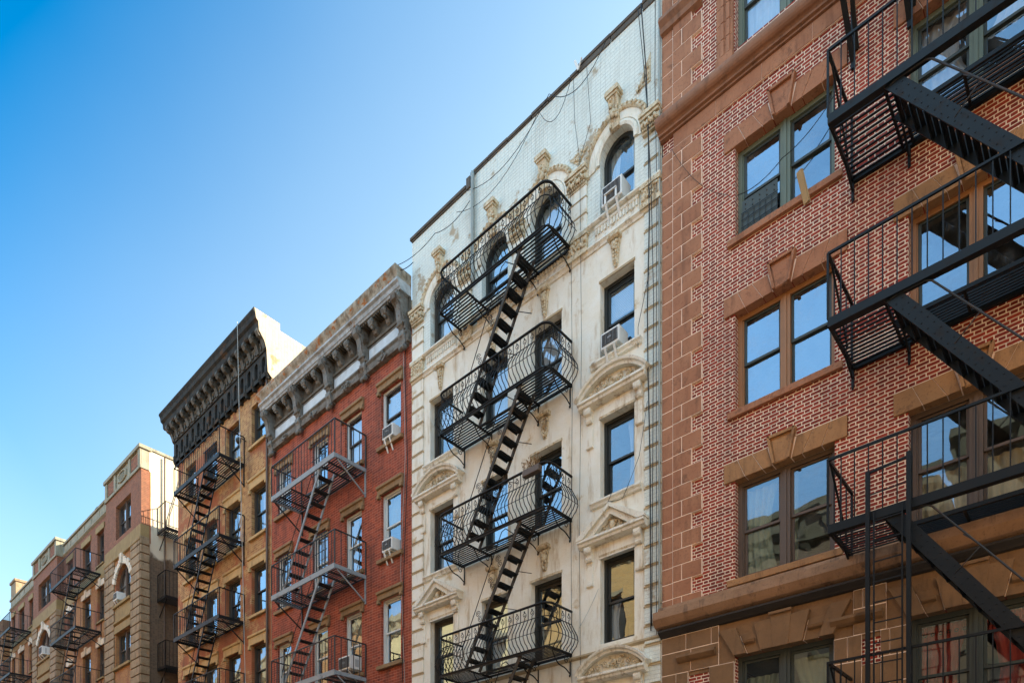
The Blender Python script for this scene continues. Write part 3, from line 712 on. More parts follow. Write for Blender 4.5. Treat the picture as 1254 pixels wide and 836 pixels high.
FEB = empty('fire_escape', (-1.5, F, 3.6), 'large black iron fire escape with riveted stairs on the dark red brick house at right', 'fire escape')
YF = 10.78
bx0, bx1 = -3.33, 1.3
for li, z in enumerate((3.70, 6.74, 9.83, 12.87, 15.95)):
    s = MB()
    s.box(bx0, bx1, YF-.02, YF+.03, z-.07, z+.06)                      # front channel
    s.box(bx0, bx1, YF+.03, YF+.09, z-.07, z-.055)
    for x in (bx0+.02, bx1-.02): s.box(x-.02, x+.02, YF+.03, F-.01, z-.06, z+.02)
    s.box(bx0+.04, bx1-.04, F-.07, F-.01, z-.07, z+.0)                  # wall ledger
    s.box(-2.47, .75, YF+.60, YF+.64, z-.05, z+.01)                     # edge of the stair well
    for x in (-2.58, -2.44, .78): s.box(x-.018, x+.018, YF+.03, F-.07, z-.05, z-.012)
    for x in (-1.7, -.9, -.1): s.box(x-.018, x+.018, YF+.64, F-.07, z-.05, z-.012)
    po = s.build('platform', M['iron_black'], FEB)
    s = MB(); fe_grating(s, bx0+.04, -2.43, YF+.05, F-.08, z, pitch=.088, w=.036); fe_grating(s, -2.43, .77, YF+.66, F-.08, z, pitch=.062, w=.022, t=.03); fe_grating(s, .77, bx1-.04, YF+.05, F-.08, z, pitch=.088, w=.036)
    s.build('grating', M['iron_black'], po)
    s = MB()
    fe_rail(s, [(bx0, F-.02), (bx0, YF)], z+.06, .98, step=.3, top=.026)
    fe_rail(s, [(bx0, YF), (bx1, YF)], z+.06, .98, step=.185, r=.0075, top=.022)
    fe_rail(s, [(bx1, YF), (bx1, F-.02)], z+.06, .98, step=.3, top=.026)
    s.bar((bx0+.03, YF+.03, z+.98), (bx0+.03, F-.35, z+.1), .03, .012)
    s.build('railing', M['iron_black'], FEB)
    for x in (bx0+.02, -2.5, -1.0, bx1-.1):
        s = MB()
        if li == 4:
            s.bar((x, YF+.05, z-.06), (x, F-.02, z-1.15), .07, .09); s.bar((x+.13, YF+.35, z-.06), (x+.06, F-.02, z-1.0), .06, .06)
            s.box(x-.03, x+.03, F-.05, F-.002, z-1.28, z-.05)
        else:
            s.bar((x, F-.45, z-.05), (x, F-.03, z-.22), .028, .028); s.bar((x, F-.04, z-.05), (x, F-.04, z-.34), .035, .05, up=(0, 1, 0))
            s.blob((x, F-.045, z-.36), .02, .02, .035, 6, 4)
        s.build('bracket', M['iron_black'], FEB)
    if li > 0:
        zb = (3.70, 6.74, 9.83, 12.87, 15.95)[li-1]
        stair(FEB, -2.50, z-.01, -.32, zb+.02, YF+.04, YF+.56, 'iron_black', n=11, sw=.19, st=.022, perf=True)
        s = MB()
        for yy in (YF+.03,):
            s.tube([(-2.5, yy, z-.09), (-2.40, yy, z-.06), (-2.06, yy, z-.07), (-1.98, yy, z-.12), (-.36, yy, zb+.83), (-.28, yy, zb+.70), (-.28, yy, zb+.1)], .014, 6)
            s.tube([(-1.62, yy, z-.62), (-1.42, yy, z-.83), (-1.72, yy, z-1.12)], .009, 5)
        s.build('handrail', M['iron_greydark'], FEB)
# drop ladder in its guide frame in front of the lower platforms
LD = empty('drop_ladder', (-2.5, YF-.08, .13), 'tall black drop ladder in its guide frame in front of the lowest fire escape platforms', 'ladder')
s = MB()
for x in (-2.76, -2.24): s.box(x-.028, x+.028, YF-.115, YF-.065, .13, 7.34 if x < -2.5 else 7.42)
s.bar((-2.76, YF-.09, 7.32), (-2.24, YF-.09, 7.36), .03, .03); s.bar((-2.76, YF-.09, 7.0), (-2.24, YF-.09, 7.02), .014, .014)
s.build('guide_frame', M['iron_black'], LD)
s = MB()
for x in (-2.68, -2.32): s.box(x-.010, x+.010, YF-.10, YF-.08, .9, 6.75)
lo = s.build('ladder_rails', M['iron_black'], LD)
for i in range(20):
    s = MB(); z = 1.1+i*.29; s.bar((-2.68, YF-.09, z), (-2.32, YF-.09, z), .016, .016); s.build('rung', M['iron_black'], lo)

# ================================================================== white ornate building
WX0, WX1 = -14.46, -6.82
DK = 0.72
Wb = empty('white_building', (-10.6, F, 0), 'white painted tenement with arched top windows and carved pediments, beside the dark red brick house', 'building')
cw = [(-13.72, -12.83), (-11.81, -10.94), (-10.22, -9.32), (-8.29, -7.45)]
rw = [(15.42, 17.02), (12.42, 14.06), (9.47, 11.18), (6.43, 8.26), (3.6, 5.35)]
holes = []
for a, b in cw:
    for i, (c, d) in enumerate(rw): holes.append((a, b, c, d, .42) if i == 0 else (a, b, c, d))
for zz0, zz1, nm, mt in ((14.9, 18.72, 'parapet_wall', 'white_brick'), (0, 14.9, 'plaster_wall', 'white_plaster')):
    w_ = MB(); hh = [h for h in holes if (h[2]+h[3])/2 > 14.9] if zz0 > 10 else [h for h in holes if (h[2]+h[3])/2 < 14.9]
    wall_face(w_, WX0, WX1, zz0, zz1, hh, depth=.24); w_.build(nm, M[mt], Wb)
body(Wb, WX0, WX1, 15, 18.2, M['party_cream'], M['rear'], (3.2, 6.1, 9.1, 12.1, 15.0), zt=18.70)
# coping of the parapet, stepped at the left and again towards the right
s = MB(); s.box(-12.32, -8.85, F+.001, F+.25, 18.72, 18.94); s.box(-8.85, WX1, F+.001, F+.25, 18.72, 19.02); s.build('parapet_top', M['white_brick'], Wb)
s = MB()
random.seed(3)
x = -12.18
while x < WX1: 
    x2 = min(x+random.uniform(.5, .9), WX1); x2 = -8.85 if x < -8.85 < x2 else x2; dz = random.uniform(-.012, .012)+(.08 if x > -8.86 else 0); s.fbox(x, x2-.006, -.28, .05, 18.985+dz, 19.055+dz); s.fbox(x+.01, x2-.01, -.26, .03, 18.94, 18.98+dz); x = x2
s.fbox(WX0-.04, -12.33, -.28, .08, 18.765, 18.845); s.fbox(WX0, -12.34, -.26, .045, 18.722, 18.762)
s.fbox(-12.325, -12.185, -.28, .06, 18.72, 19.0)
s.build('coping', M['coping'], Wb, bevel=.008)
# corner strips of raised blocks
for xa, xb in ((WX0+.02, -13.98), (-7.20, WX1-.02)):
    for za, zb_ in ((3.0, 14.85), (15.42, 16.2)):
        s = MB(); g_ = MB(); z = za; g_.fbox(xa+.01, xb-.01, 0, .012, za+.03, zb_-.05)
        while z < zb_-.1:
            h_ = min(.333, zb_-z-.04)
            s.fbox(xa, xb, 0, .045, z+.022, z+.022+h_)
            g_.mould(xa-.01, xb+.01, [(0, z+.019+h_), (.06, z+.017+h_), (.066, z+.045+h_), (0, z+.059+h_)])
            z += .395
        s.build('corner_blocks', M['white_brick' if xa > -10 else 'white_plaster'], Wb, bevel=.006); g_.build('block_joint', M['groove'], Wb)
# flat pilasters between windows of the top floor, with block joints and capitals
piers = [(-14.40, -13.98), (-12.52, -12.14), (-10.76, -10.40), (-9.08, -8.62), (-7.22, -6.86)]
for xa, xb in piers:
    s = MB(); z = 15.42
    g_ = MB()
    while z < 16.25:
        if -14 < xa < -7.5: s.fbox(xa, xb, 0, .075, z+.012, z+.335); g_.mould(xa-.008, xb+.008, [(0, z+.33), (.09, z+.33), (.095, z+.35), (0, z+.362)])
        z += .35
    if s.v: s.build('pier', M['white_plaster'], Wb, bevel=.006); g_.build('pier_joint', M['groove'], Wb)
    s = MB()
    for zz, d, h in ((16.36, .10, .06), (16.46, .15, .10), (16.60, .19, .05), (16.66, .23, .07)): s.fbox(xa-d*.3+.02, xb+d*.3-.02, 0, d, zz, zz+h)
    for i in range(9):
        t = (i+.5)/9; s.blob((xa+(xb-xa)*t, F-.17, 16.50+.03*sin(i*2)), .028, .05, .055, 7, 5, .2)
        s.blob((xa+(xb-xa)*t, F-.13, 16.42), .02, .03, .03, 6, 4, .2)
    s.build('capital', M['carving'], Wb)
    s = MB()   # base block at the belt course
    s.fbox(xa-.05, xb+.05, 0, .15, 15.27, 15.36); s.fbox(xa-.02, xb+.02, 0, .11, 14.98, 15.27); s.fbox(xa-.05, xb+.05, 0, .14, 14.88, 14.98)
    for i in range(26): s.blob((random.uniform(xa, xb), F-.115, random.uniform(15.02, 15.25)), random.uniform(.02, .05), .035, random.uniform(.02, .05), 7, 5, .25)
    s.build('carved_block', M['carving'], Wb)
# belt course under the arched windows with small dentils
s = MB(); s.mould(WX0, WX1, [(0, 15.42), (.13, 15.41), (.15, 15.36), (.10, 15.33), (0, 15.32)]); s.mould(WX0, WX1, [(0, 14.97), (.10, 14.95), (.12, 14.90), (.06, 14.86), (.04, 14.82), (0, 14.81)])
s.build('belt_course', M['white_stone'], Wb)
for a, b in cw:
    s = MB(); s.fbox(a-.12, b+.12, 0, .035, 15.0, 15.31); n = 14
    for i in range(n): xx = a-.08+(b-a+.16)*i/(n-1); s.fbox(xx-.02, xx+.02, .035, .075, 15.10, 15.22)
    s.mould(a-.12, b+.12, [(.035, 15.29), (.09, 15.28), (.07, 15.24), (.035, 15.23)]); s.build('dentil_panel', M['white_stone'], Wb)
    # arch mouldings
    w = (b-a)/2; rise = .42; r = (w*w+rise*rise)/(2*rise) if rise < w*.98 else w; cz = 17.02-r; a0 = math.asin(min(1, w/r)); cx = (a+b)/2
    s = MB(); s.arch(cx, cz, r, pi/2-a0-.12, pi/2+a0+.12, [(.0, 0), (.0, .05), (.05, .075), (.10, .05), (.115, 0)], 24)
    s.build('inner_archivolt', M['white_stone'], Wb)
    s = MB(); s.arch(cx, cz, r+.12, pi/2-a0-.15, pi/2+a0+.15, [(.0, 0), (.0, .04), (.16, .04), (.16, 0)], 24); s.build('arch_face', M['white_plaster'], Wb)
    s = MB(); s.arch(cx, cz, r+.28, pi/2-a0-.2, pi/2+a0+.2, [(.0, 0), (.0, .07), (.03, .11), (.09, .10), (.12, .05), (.12, 0)], 24)
    N = 22
    for i in range(N):
        t = pi/2-a0-.18+(2*a0+.36)*(i+.5)/N; rr = r+.345; s.blob((cx+rr*cos(t), F-.11, cz+rr*sin(t)), .03, .03, .03, 6, 4, .2)
    s.build('carved_archivolt', M['carving'], Wb)
    # keystone with bracketed cap
    kx = cx-.02
    s = MB(); s.mould(kx-.11, kx+.11, [(0, 17.0), (.10, 17.02), (.13, 17.2), (.11, 17.35), (.18, 17.52), (.22, 17.62), (0, 17.62)])
    s.fbox(kx-.13, kx+.13, 0, .25, 17.60, 17.65); s.fbox(kx-.165, kx+.165, 0, .28, 17.65, 17.73); s.fbox(kx-.14, kx+.14, 0, .26, 17.73, 17.76)
    for i in range(14): s.blob((kx+random.uniform(-.1, .1), F-random.uniform(.12, .2), random.uniform(17.05, 17.6)), .035, .035, .045, 7, 5, .25)
    s.blob((kx, F-.17, 17.28), .07, .06, .09, 10, 7); s.build('keystone', M['carving'], Wb)
    # tapered carved corbel over the second row
    for zt in ((14.80,) if a != cw[0][0] else (14.80,)):
        s = MB(); s.mould(kx-.14, kx+.14, [(0, zt), (.20, zt), (.20, zt-.06), (.15, zt-.09), (0, zt-.09)])
        s.poly([(kx-.12, zt-.08), (kx+.12, zt-.08), (kx+.05, zt-.58), (kx, zt-.64), (kx-.05, zt-.58)], 0, .07)
        for i in range(7):
            t = i/6; ww = .09*(1-t*.7); s.blob((kx-ww*.5, F-.10+.03*t, zt-.14-.42*t), .04*(1-.5*t), .04, .04, 7, 5, .2); s.blob((kx+ww*.5, F-.10+.03*t, zt-.14-.42*t), .04*(1-.5*t), .04, .04, 7, 5, .2)
        s.blob((kx, F-.12, zt-.22), .05, .05, .10, 8, 6); s.build('corbel', M['carving'], Wb)
for a, b in cw[1:3]:
    kx = (a+b)/2-.02
    for zt in (11.98, 8.99):
        s = MB(); s.mould(kx-.16, kx+.16, [(0, zt), (.20, zt), (.20, zt-.06), (.15, zt-.09), (0, zt-.09)])
        s.poly([(kx-.11, zt-.08), (kx+.11, zt-.08), (kx+.09, zt-.4), (kx+.04, zt-.56), (kx-.04, zt-.56), (kx-.09, zt-.4)], 0, .06)
        # grotesque stone face: brow, cheeks, nose, beard
        s.blob((kx, F-.09, zt-.25), .085, .075, .12, 12, 9); s.blob((kx, F-.165, zt-.25), .018, .025, .04, 7, 5); s.fbox(kx-.06, kx+.06, .13, .165, zt-.185, zt-.165)
        s.blob((kx-.04, F-.14, zt-.27), .02, .02, .02, 6, 4); s.blob((kx+.04, F-.14, zt-.27), .02, .02, .02, 6, 4); s.blob((kx, F-.13, zt-.32), .03, .02, .01, 6, 4)
        for i in range(9): s.blob((kx+random.uniform(-.05, .05), F-.09, zt-.36-.02*i), .03, .035, .03, 6, 4, .3)
        for i in range(8): t = i/7*pi; s.blob((kx+.10*cos(t), F-.08, zt-.20+.08*sin(t)), .03, .035, .03, 6, 4, .3)
        s.build('corbel', M['carving'], Wb)
# spandrel triangles with carving
for cx in (-12.33, -10.58, -8.85, -7.12):
    s = MB()
    tri = [(cx-.26, 17.42), (cx+.05, 17.42), (cx+.05, 17.98)] if cx > -7.5 else [(cx-.24, 17.20), (cx+.24, 17.20), (cx, 16.95)]
    s.poly(tri, 0, .03)
    for i in range(12):
        u, v = random.random(), random.random()
        if u+v > 1: u, v = 1-u, 1-v
        x = tri[0][0]+u*(tri[1][0]-tri[0][0])+v*(tri[2][0]-tri[0][0]); z = tri[0][1]+u*(tri[1][1]-tri[0][1])+v*(tri[2][1]-tri[0][1]); s.blob((x, F-.035, z), .035, .03, .035, 6, 4, .3)
    s.build('spandrel_carving', M['carving'], Wb)
# flush lintel strip over rows two to four
for a, b in cw:
    for i, (c, d) in enumerate(rw[1:4]):
        s = MB(); s.mould(a-.02, b+.02, [(-.12, d+.003), (.03, d+.003), (.03, d+.05), (.0, d+.07), (-.12, d+.07)]); s.build('lintel', M['carving' if i else 'groove'], Wb)
# surrounds and pediments of the outer columns
def scroll_fill(s, pts_fn, n, d=.10):
    for i in range(n):
        x, z, sc = pts_fn(); s.blob((x, F-d, z), .03*sc, .035, .03*sc, 6, 5, .3)
def pediment(a, b, z, kind):
    """hood on two brackets over a window head; z is the underside of the bed moulding"""
    x0, x1 = a-.46, b+.34; cx = (x0+x1)/2; o = MB()
    o.mould(x0, x1, [(0, z+.15), (.30, z+.15), (.31, z+.10), (.26, z+.075), (.24, z+.03), (.15, z), (0, z)])
    c = MB()
    if kind == 'seg':
        w = (x1-x0)/2; rise = .40; r = (w*w+rise*rise)/(2*rise); cz = z+.15+rise-r; a0 = math.asin(w/r)
        o.arch(cx, cz, r, pi/2-a0, pi/2+a0, [(-.02, 0), (-.02, .22), (.03, .24), (.05, .30), (.10, .32), (.11, 0)], 26)
        o.poly([(cx-w+.05, z+.14)]+[(cx+r*.985*sin(t), max(z+.14, cz+r*.985*cos(t))) for t in [-a0+2*a0*i/16 for i in range(17)]]+[(cx+w-.05, z+.14)], 0, .045)
        for k in range(44):
            t = random.uniform(-.85, .85); hmax = (cz+sqrt(r*r-(t*w)**2)-.06)-(z+.17)
            c.blob((cx+t*w, F-.09, z+.19+max(0, hmax-.03)*random.random()), random.uniform(.018, .035), .045, random.uniform(.018, .04), 7, 5, .3)
        for k in range(-3, 4):
            hh = (cz+sqrt(r*r-(k*.19)**2))-(z+.2)
            c.spiral((cx+k*.19, z+.20+hh*.42), min(.075, hh*.38), 1.5, .11, .015, start=k, sgn=1 if k % 2 else -1)
    else:
        h = .46; w = (x1-x0)/2
        for sg in (-1, 1):
            xe, t = cx+sg*w, .12
            o.poly([(xe, z+.15), (xe, z+.17), (cx, z+.15+h+.05), (cx, z+.15+h-t), (xe-sg*.36, z+.15)], 0, .24)
            o.poly([(xe+sg*.02, z+.15), (xe+sg*.02, z+.20), (cx, z+.15+h+.10), (cx, z+.15+h+.02), (xe-sg*.14, z+.15)], 0, .32)
        o.poly([(cx-w+.3, z+.14), (cx+w-.3, z+.14), (cx, z+h)], 0, .045)
        for k in range(34):
            t = random.uniform(-.6, .6); hmax = (1-abs(t)/.75)*.26
            c.blob((cx+t*w, F-.09, z+.19+hmax*random.random()), random.uniform(.018, .035), .045, random.uniform(.018, .04), 7, 5, .3)
        c.blob((cx, F-.12, z+.30), .075, .06, .10, 10, 7, .1)
        for sg in (-1, 1): c.spiral((cx+sg*.17, z+.24), .06, 1.4, .11, .015, sgn=sg); c.spiral((cx+sg*.31, z+.21), .04, 1.3, .11, .013, sgn=sg)
    po = o.build('pediment', M['white_stone'], Wb, bevel=.004); c.build('carved_relief', M['carving'], po)
    for bx_ in (a-.25, b+.13):
        s = MB(); s.mould(bx_-.075, bx_+.075, [(0, z), (.20, z), (.215, z-.05), (.19, z-.12), (.12, z-.15), (.10, z-.20), (.13, z-.235), (.10, z-.28), (.05, z-.29), (0, z-.29)])
        s.tube([(bx_-.08, F-.15, z-.075), (bx_+.08, F-.15, z-.075)], .058, 10); s.build('bracket', M['white_stone'], po)
        s = MB(); s.fbox(bx_-.07, bx_+.07, 0, .03, z-.75, z-.29); s.mould(bx_-.085, bx_+.085, [(0, z-.75), (.08, z-.76), (.07, z-.80), (0, z-.82)]); s.build('bracket_strip', M['white_plaster'], po)
    s = MB(); s.fbox(a-.03, b+.03, 0, .025, z-.30+.01, z-.002); s.build('frieze', M['white_plaster'], po)
for a, b in (cw[0], cw[3]):
    pediment(a, b, 11.47, 'seg'); pediment(a, b, 8.52, 'tri'); pediment(a, b, 5.62, 'seg')
    for c in (12.42, 9.47):
        s = MB(); s.mould(a-.22, b+.18, [(0, c-.005), (.13, c-.01), (.14, c-.05), (.09, c-.09), (.07, c-.13), (0, c-.15)]); s.build('window_ledge', M['white_stone'], Wb)
    if a < -10:
        s = MB(); s.mould(a-.22, b+.18, [(0, 6.42), (.13, 6.41), (.14, 6.37), (.09, 6.33), (0, 6.28)]); s.build('window_ledge', M['white_stone'], Wb)
s = MB(); s.mould(WX0, WX1, [(0, 6.30), (.07, 6.30), (.08, 6.26), (.03, 6.23), (0, 6.22)]); s.build('string_course', M['groove'], Wb)
# windows
for ci, (a, b) in enumerate(cw):
    for ri, (c, d) in enumerate(rw):
        cur = None; bl = None
        if ci == 3 and ri == 1: bl = .42
        if ci == 3 and ri == 2: cur = ('curtain_w', [(.55, .95, .05, .97)])
        if ci == 3 and ri == 3: cur = ('curtain_w', [(.05, .4, .02, .5), (.75, .97, .02, .97)])
        if ci == 0 and ri == 1: cur = ('curtain_w', [(.05, .95, .45, .97)])
        if ci == 2 and ri in (1, 3): cur = ('curtain_w', [(.1, .95, .3, .97)]) if ri == 1 else ('curtain_y', [(.1, .9, .0, .5)])
        if ci == 2 and ri == 0: cur = ('curtain_w', [(.05, .95, .02, .97)])
        window(Wb, a, b, c, d, frame='frame_black' if ci else 'frame_dark', sash='frame_black', reveal=.15, fw=.07, rise=.42 if ri == 0 else 0, glass='glass_hi', curtain=cur, blind=bl,
               transom=.10 if ri in (1, 2, 3) else 0)

DK = 1.0
# ------------------------------------------------------------------ ornate fire escape of the white building
FW = empty('fire_escape', (-10.7, F, 3.4), 'black wrought iron fire escape with bellied scrolled railings on the white building', 'fire escape')
wx0, wx1, YW = -12.45, -9.02, 11.13
levels_w = (3.42, 6.38, 9.33, 12.27, 15.24)
def perim(off):
    """plan path of the railing, rounded at the corners, pushed out by off"""
    r = .20+off; P = [(wx0-off, F-.03)]
    for i in range(7): a = pi+ (pi/2)*i/6; P.append((wx0+.20+r*cos(a), YW+.20+r*sin(a)))
    for i in range(7): a = 1.5*pi+(pi/2)*i/6; P.append((wx1-.20+r*cos(a), YW+.20+r*sin(a)))
    P.append((wx1+off, F-.03)); return P
def along(P, step):
    out = []; L = [0]
    for p, q in zip(P[:-1], P[1:]): L.append(L[-1]+sqrt((p[0]-q[0])**2+(p[1]-q[1])**2))
    n = round(L[-1]/step)
    for i in range(n+1):
        t = L[-1]*i/n; k = min(max(j for j in range(len(L)) if L[j] <= t+1e-9), len(P)-2); f = (t-L[k])/(L[k+1]-L[k])
        x = P[k][0]+(P[k+1][0]-P[k][0])*f; y = P[k][1]+(P[k+1][1]-P[k][1])*f; dx, dy = P[k+1][0]-P[k][0], P[k+1][1]-P[k][1]; l = sqrt(dx*dx+dy*dy)
        out.append((x, y, dy/l, -dx/l))
    return out
for li, z in enumerate(levels_w):
    s = MB()
    s.tube([(x, y, z-.01) for x, y in perim(0)], .018, 6)
    s.box(wx0+.1, wx1-.1, YW-.0, YW+.04, z-.06, z-.02)
    for x in (wx0+.02, -11.5, -9.95, wx1-.02): s.box(x-.018, x+.018, YW+.04, F-.01, z-.05, z-.012)
    s.box(wx0+.04, wx1-.04, F-.09, F-.04, z-.05, z-.012); s.box(-11.5, -9.95, F-.42, F-.38, z-.05, z-.012)
    po = s.build('platform', M['iron_dark'], FW)
    s = MB(); fe_grating(s, wx0+.03, -11.5, YW+.02, F-.08, z, pitch=.074, w=.034); fe_grating(s, -9.95, wx1-.03, YW+.02, F-.08, z, pitch=.074, w=.034); fe_grating(s, -11.5, -9.95, F-.38, F-.08, z, pitch=.074, w=.034)
    s.build('grating', M['iron_dark'], po)
    s = MB(); H = .92
    s.tube([(x, y, z+H) for x, y in perim(.0)], .027, 8); s.tube([(x, y, z+.64) for x, y in perim(.0)], .010, 5)
    s.tube([(x, y, z+.27) for x, y in perim(.150)], .007, 5)
    belly = [(0, 0), (.05, .07), (.12, .13), (.17, .24), (.15, .36), (.07, .50), (.0, .64)]
    for i, (x, y, nx, ny) in enumerate(along(perim(0), .108)):
        s.tube([(x+nx*o, y+ny*o, z+h) for o, h in belly], .0105, 5)
        if i % 2 == 0:
            s.bar((x, y, z+.64), (x, y, z+H), .013, .013, up=(0, 1, 0))
        else:
            tx, ty = -ny, nx
            pts = []
            for k in range(15):
                t = k/14; rr = .062*(1-.75*t); aa = -pi/2+2*pi*1.35*t; pts.append((x+tx*rr*cos(aa), y+ty*rr*cos(aa), z+.77+rr*sin(aa)))
            s.tube([(x, y, z+.64)]+pts, .007, 5); s.blob((x, y, z+.84), .016, .016, .022, 6, 4)
    s.build('railing', M['iron_dark'], FW)
    for x in (wx0+.05, -11.45, -9.98, wx1-.05):
        s = MB(); pts = []
        for k in range(13): t = k/12; pts.append((x, F-.03-.62*t+.0, z-.42+.38*(t**1.8)+.05*sin(t*pi*2)))
        s.tube(pts, .014, 6)
        sp = [(x, F-.16+.085*(1-.8*k/16)*cos(.5+2.9*pi*k/16), z-.15+.085*(1-.8*k/16)*sin(.5+2.9*pi*k/16)) for k in range(17)]; s.tube(sp, .009, 5)
        s.bar((x, F-.02, z-.46), (x, F-.02, z-.02), .02, .02, up=(0, 1, 0)); s.blob((x, F-.035, z-.47), .022, .022, .03, 6, 5)
        s.build('bracket', M['iron_dark'], FW)
    if li > 0:
        zb = levels_w[li-1]
        so = stair(FW, -9.80, z-.01, -11.52, zb+.02, YW+.05, YW+.50, 'iron_rust', n=11, sw=.08, st=.024, tread_d=.21, tmat='iron_dark')
        s = MB()
        for yy in (YW+.03,):
            s.tube([(-10.0, yy, z-.30), (-10.24, yy, z-.10), (-10.36, yy, z-.14), (-11.45, yy, zb+.78), (-11.62, yy, zb+.55), (-11.60, yy, zb+.2)], .010, 6)
            for t in (.18, .42, .8):
                cx, cz = -10.36-1.0*t, z-.26-1.75*t
                for q, (ox, oz) in enumerate(((0, 0), (.07, -.13))):
                    pts = [(cx+.06+ox+.075*(1-.8*k/18)*cos(3.4*pi*k/18+q), yy, cz-.12+oz+.075*(1-.8*k/18)*sin(3.4*pi*k/18+q)) for k in range(19)]; s.tube(pts, .007, 5)
        for t in (.3, .55): s.bar((-9.8-1.72*t, YW+.5, z-2.9*t), (-9.55-1.72*t, YW+.72, z-.05-2.9*t), .012, .012)
        s.build('handrail', M['iron_dark'], FW)

HP = empty('hanging_planter', (-9.25, YW, 9.33), 'small brown planter with dry plants hung on the rounded corner of the third balcony down', 'planter')
s = MB(); s.box(-9.62, -9.16, YW-.13, YW+.0, 9.33+.72, 9.33+.86); s.bar((-9.6, YW-.0, 10.2), (-9.2, YW-.0, 10.2), .02, .02); s.build('trough', M['frame_umber'], HP, bevel=.01)
s = MB()
for i in range(60):
    x, y = random.uniform(-9.6, -9.18), YW-.065+random.uniform(-.05, .05); h = random.uniform(.06, .2); a, b = random.uniform(-.08, .08), random.uniform(-.08, .05)
    s.tube([(x, y, 10.18), (x+a*.5, y+b*.4, 10.18+h*.6), (x+a, y+b, 10.18+h)], .004, 4, r_end=.002)
    s.face([(x+a, y+b, 10.18+h), (x+a+.03, y+b, 10.2+h), (x+a+.02, y+b-.02, 10.22+h)])
s.build('dry_stems', M['brown_lintel'], HP)

# ================================================================== red painted building
RX0, RX1 = -21.99, -14.48
Rb = empty('red_building', (-18.2, F, 0), 'narrow bright red painted brick tenement with grey bracketed cornice, left of the white building', 'building')
cr = [(-21.60, -20.72), (-19.42, -18.55), (-17.64, -16.77), (-15.83, -14.95)]
rr_ = [(13.72, 15.30), (10.52, 12.36), (7.50, 9.36), (4.5, 6.4)]
holes = [(a, b, c, d) for a, b in cr for c, d in rr_]
w_ = MB(); wall_face(w_, RX0, RX1, 0, 17.0, holes, depth=.22); w_.build('brick_wall', M['red_paint_brick'], Rb)
body(Rb, RX0, RX1, 14, 16.7, M['party_cream'], M['party_cream'], (3.9, 6.9, 9.9, 12.95), zt=17.2)
for ci, (a, b) in enumerate(cr):
    for ri, (c, d) in enumerate(rr_):
        s = MB(); s.mould(a-.13, b+.13, [(-.15, d+.003), (.06, d+.003), (.06, d+.15), (.11, d+.17), (.11, d+.24), (.02, d+.26), (-.15, d+.26)])
        for x in (a-.07, b+.07): s.fbox(x-.055, x+.055, 0, .09, d-.10, d+.001)
        s.build('lintel', M['brown_lintel'], Rb, bevel=.008)
        cur = None
        if ri == 2: cur = ('curtain_y', [(.08, .92, .45, .97)])
        elif (ci+ri) % 3 == 0: cur = ('curtain_w', [(.08, .45, .03, .97), (.7, .95, .03, .97)])
        window(Rb, a, b, c, d, frame='frame_white', sash='frame_dark' if (ri == 0 and ci > 1) else 'frame_white', reveal=.08, fw=.06, sill=(.10, .12, .12, 'brown_lintel'), curtain=cur, glass='glass_hi', blind=.5 if (ci == 3 and ri == 0) else None, bars=(ci < 2 and ri < 2))
# cornice: gutter, crown, bed mouldings, frieze panels, big and small brackets
s = MB(); s.mould(RX0-.02, RX1-.02, [(0, 17.86), (.56, 17.86), (.58, 17.80), (.55, 17.72), (.50, 17.64), (.47, 17.56), (0, 17.56)]); s.build('gutter', M['rust_gutter'], Rb)
s = MB(); s.mould(RX0-.02, RX1-.02, [(0, 17.555), (.49, 17.555), (.50, 17.48), (.44, 17.44), (.42, 17.34), (.40, 17.33), (.38, 17.28), (0, 17.28)]); s.build('crown_moulding', M['crown_grey'], Rb)
s = MB(); s.fbox(RX0, RX1-.02, 0, .06, 16.35, 17.28); s.mould(RX0, RX1-.02, [(.06, 16.86), (.13, 16.84), (.12, 16.78), (.06, 16.76)])
x = RX0+.05
while x < RX1-.1: s.fbox(x, x+.05, .06, .34, 17.22, 17.279); x += .1
s.build('frieze', M['cornice_dark'], Rb)
s = MB(); s.mould(RX0, RX1-.02, [(.0, 16.35), (.16, 16.34), (.18, 16.28), (.13, 16.24), (.11, 16.14), (.14, 16.12), (.12, 16.06), (0, 16.04)]); s.build('bed_moulding', M['cornice_grey'], Rb)
big = [RX0+.2+i*(RX1-RX0-.42)/4 for i in range(5)]
for i in range(4):
    a, b = big[i]+.17, big[i+1]-.17
    s = MB(); s.fbox(a, b, .06, .075, 16.42, 16.72); s.build('frieze_panel', M['panel_white'], Rb)
    s = MB(); s.fbox(a-.02, b+.02, .06, .09, 16.72, 16.75); s.fbox(a-.02, b+.02, .06, .09, 16.385, 16.415); s.build('panel_bead', M['cornice_grey'], Rb)
    for t in (1/3, 2/3):
        x = big[i]+(big[i+1]-big[i])*t; s = MB()
        s.mould(x-.085, x+.085, [(.06, 17.24), (.36, 17.24), (.38, 17.16), (.33, 17.06), (.22, 17.02), (.17, 16.93), (.12, 16.90), (.06, 16.88)])
        s.tube([(x-.09, F-.32, 17.14), (x+.09, F-.32, 17.14)], .05, 9); s.blob((x, F-.27, 17.02), .04, .06, .05, 7, 5)
        s.build('small_bracket', M['cornice_grey'], Rb)
    xc = (a+b)/2; s = MB()      # leafy crest on the bed moulding
    s.poly([(xc-.22, 16.12), (xc+.22, 16.12), (xc, 16.0)], .02, .16)
    for k in range(10): s.blob((xc+random.uniform(-.15, .15), F-.17, 16.10+random.uniform(-.05, .12)), .04, .03, .04, 6, 4, .3)
    s.build('crest', M['cornice_grey'], Rb)
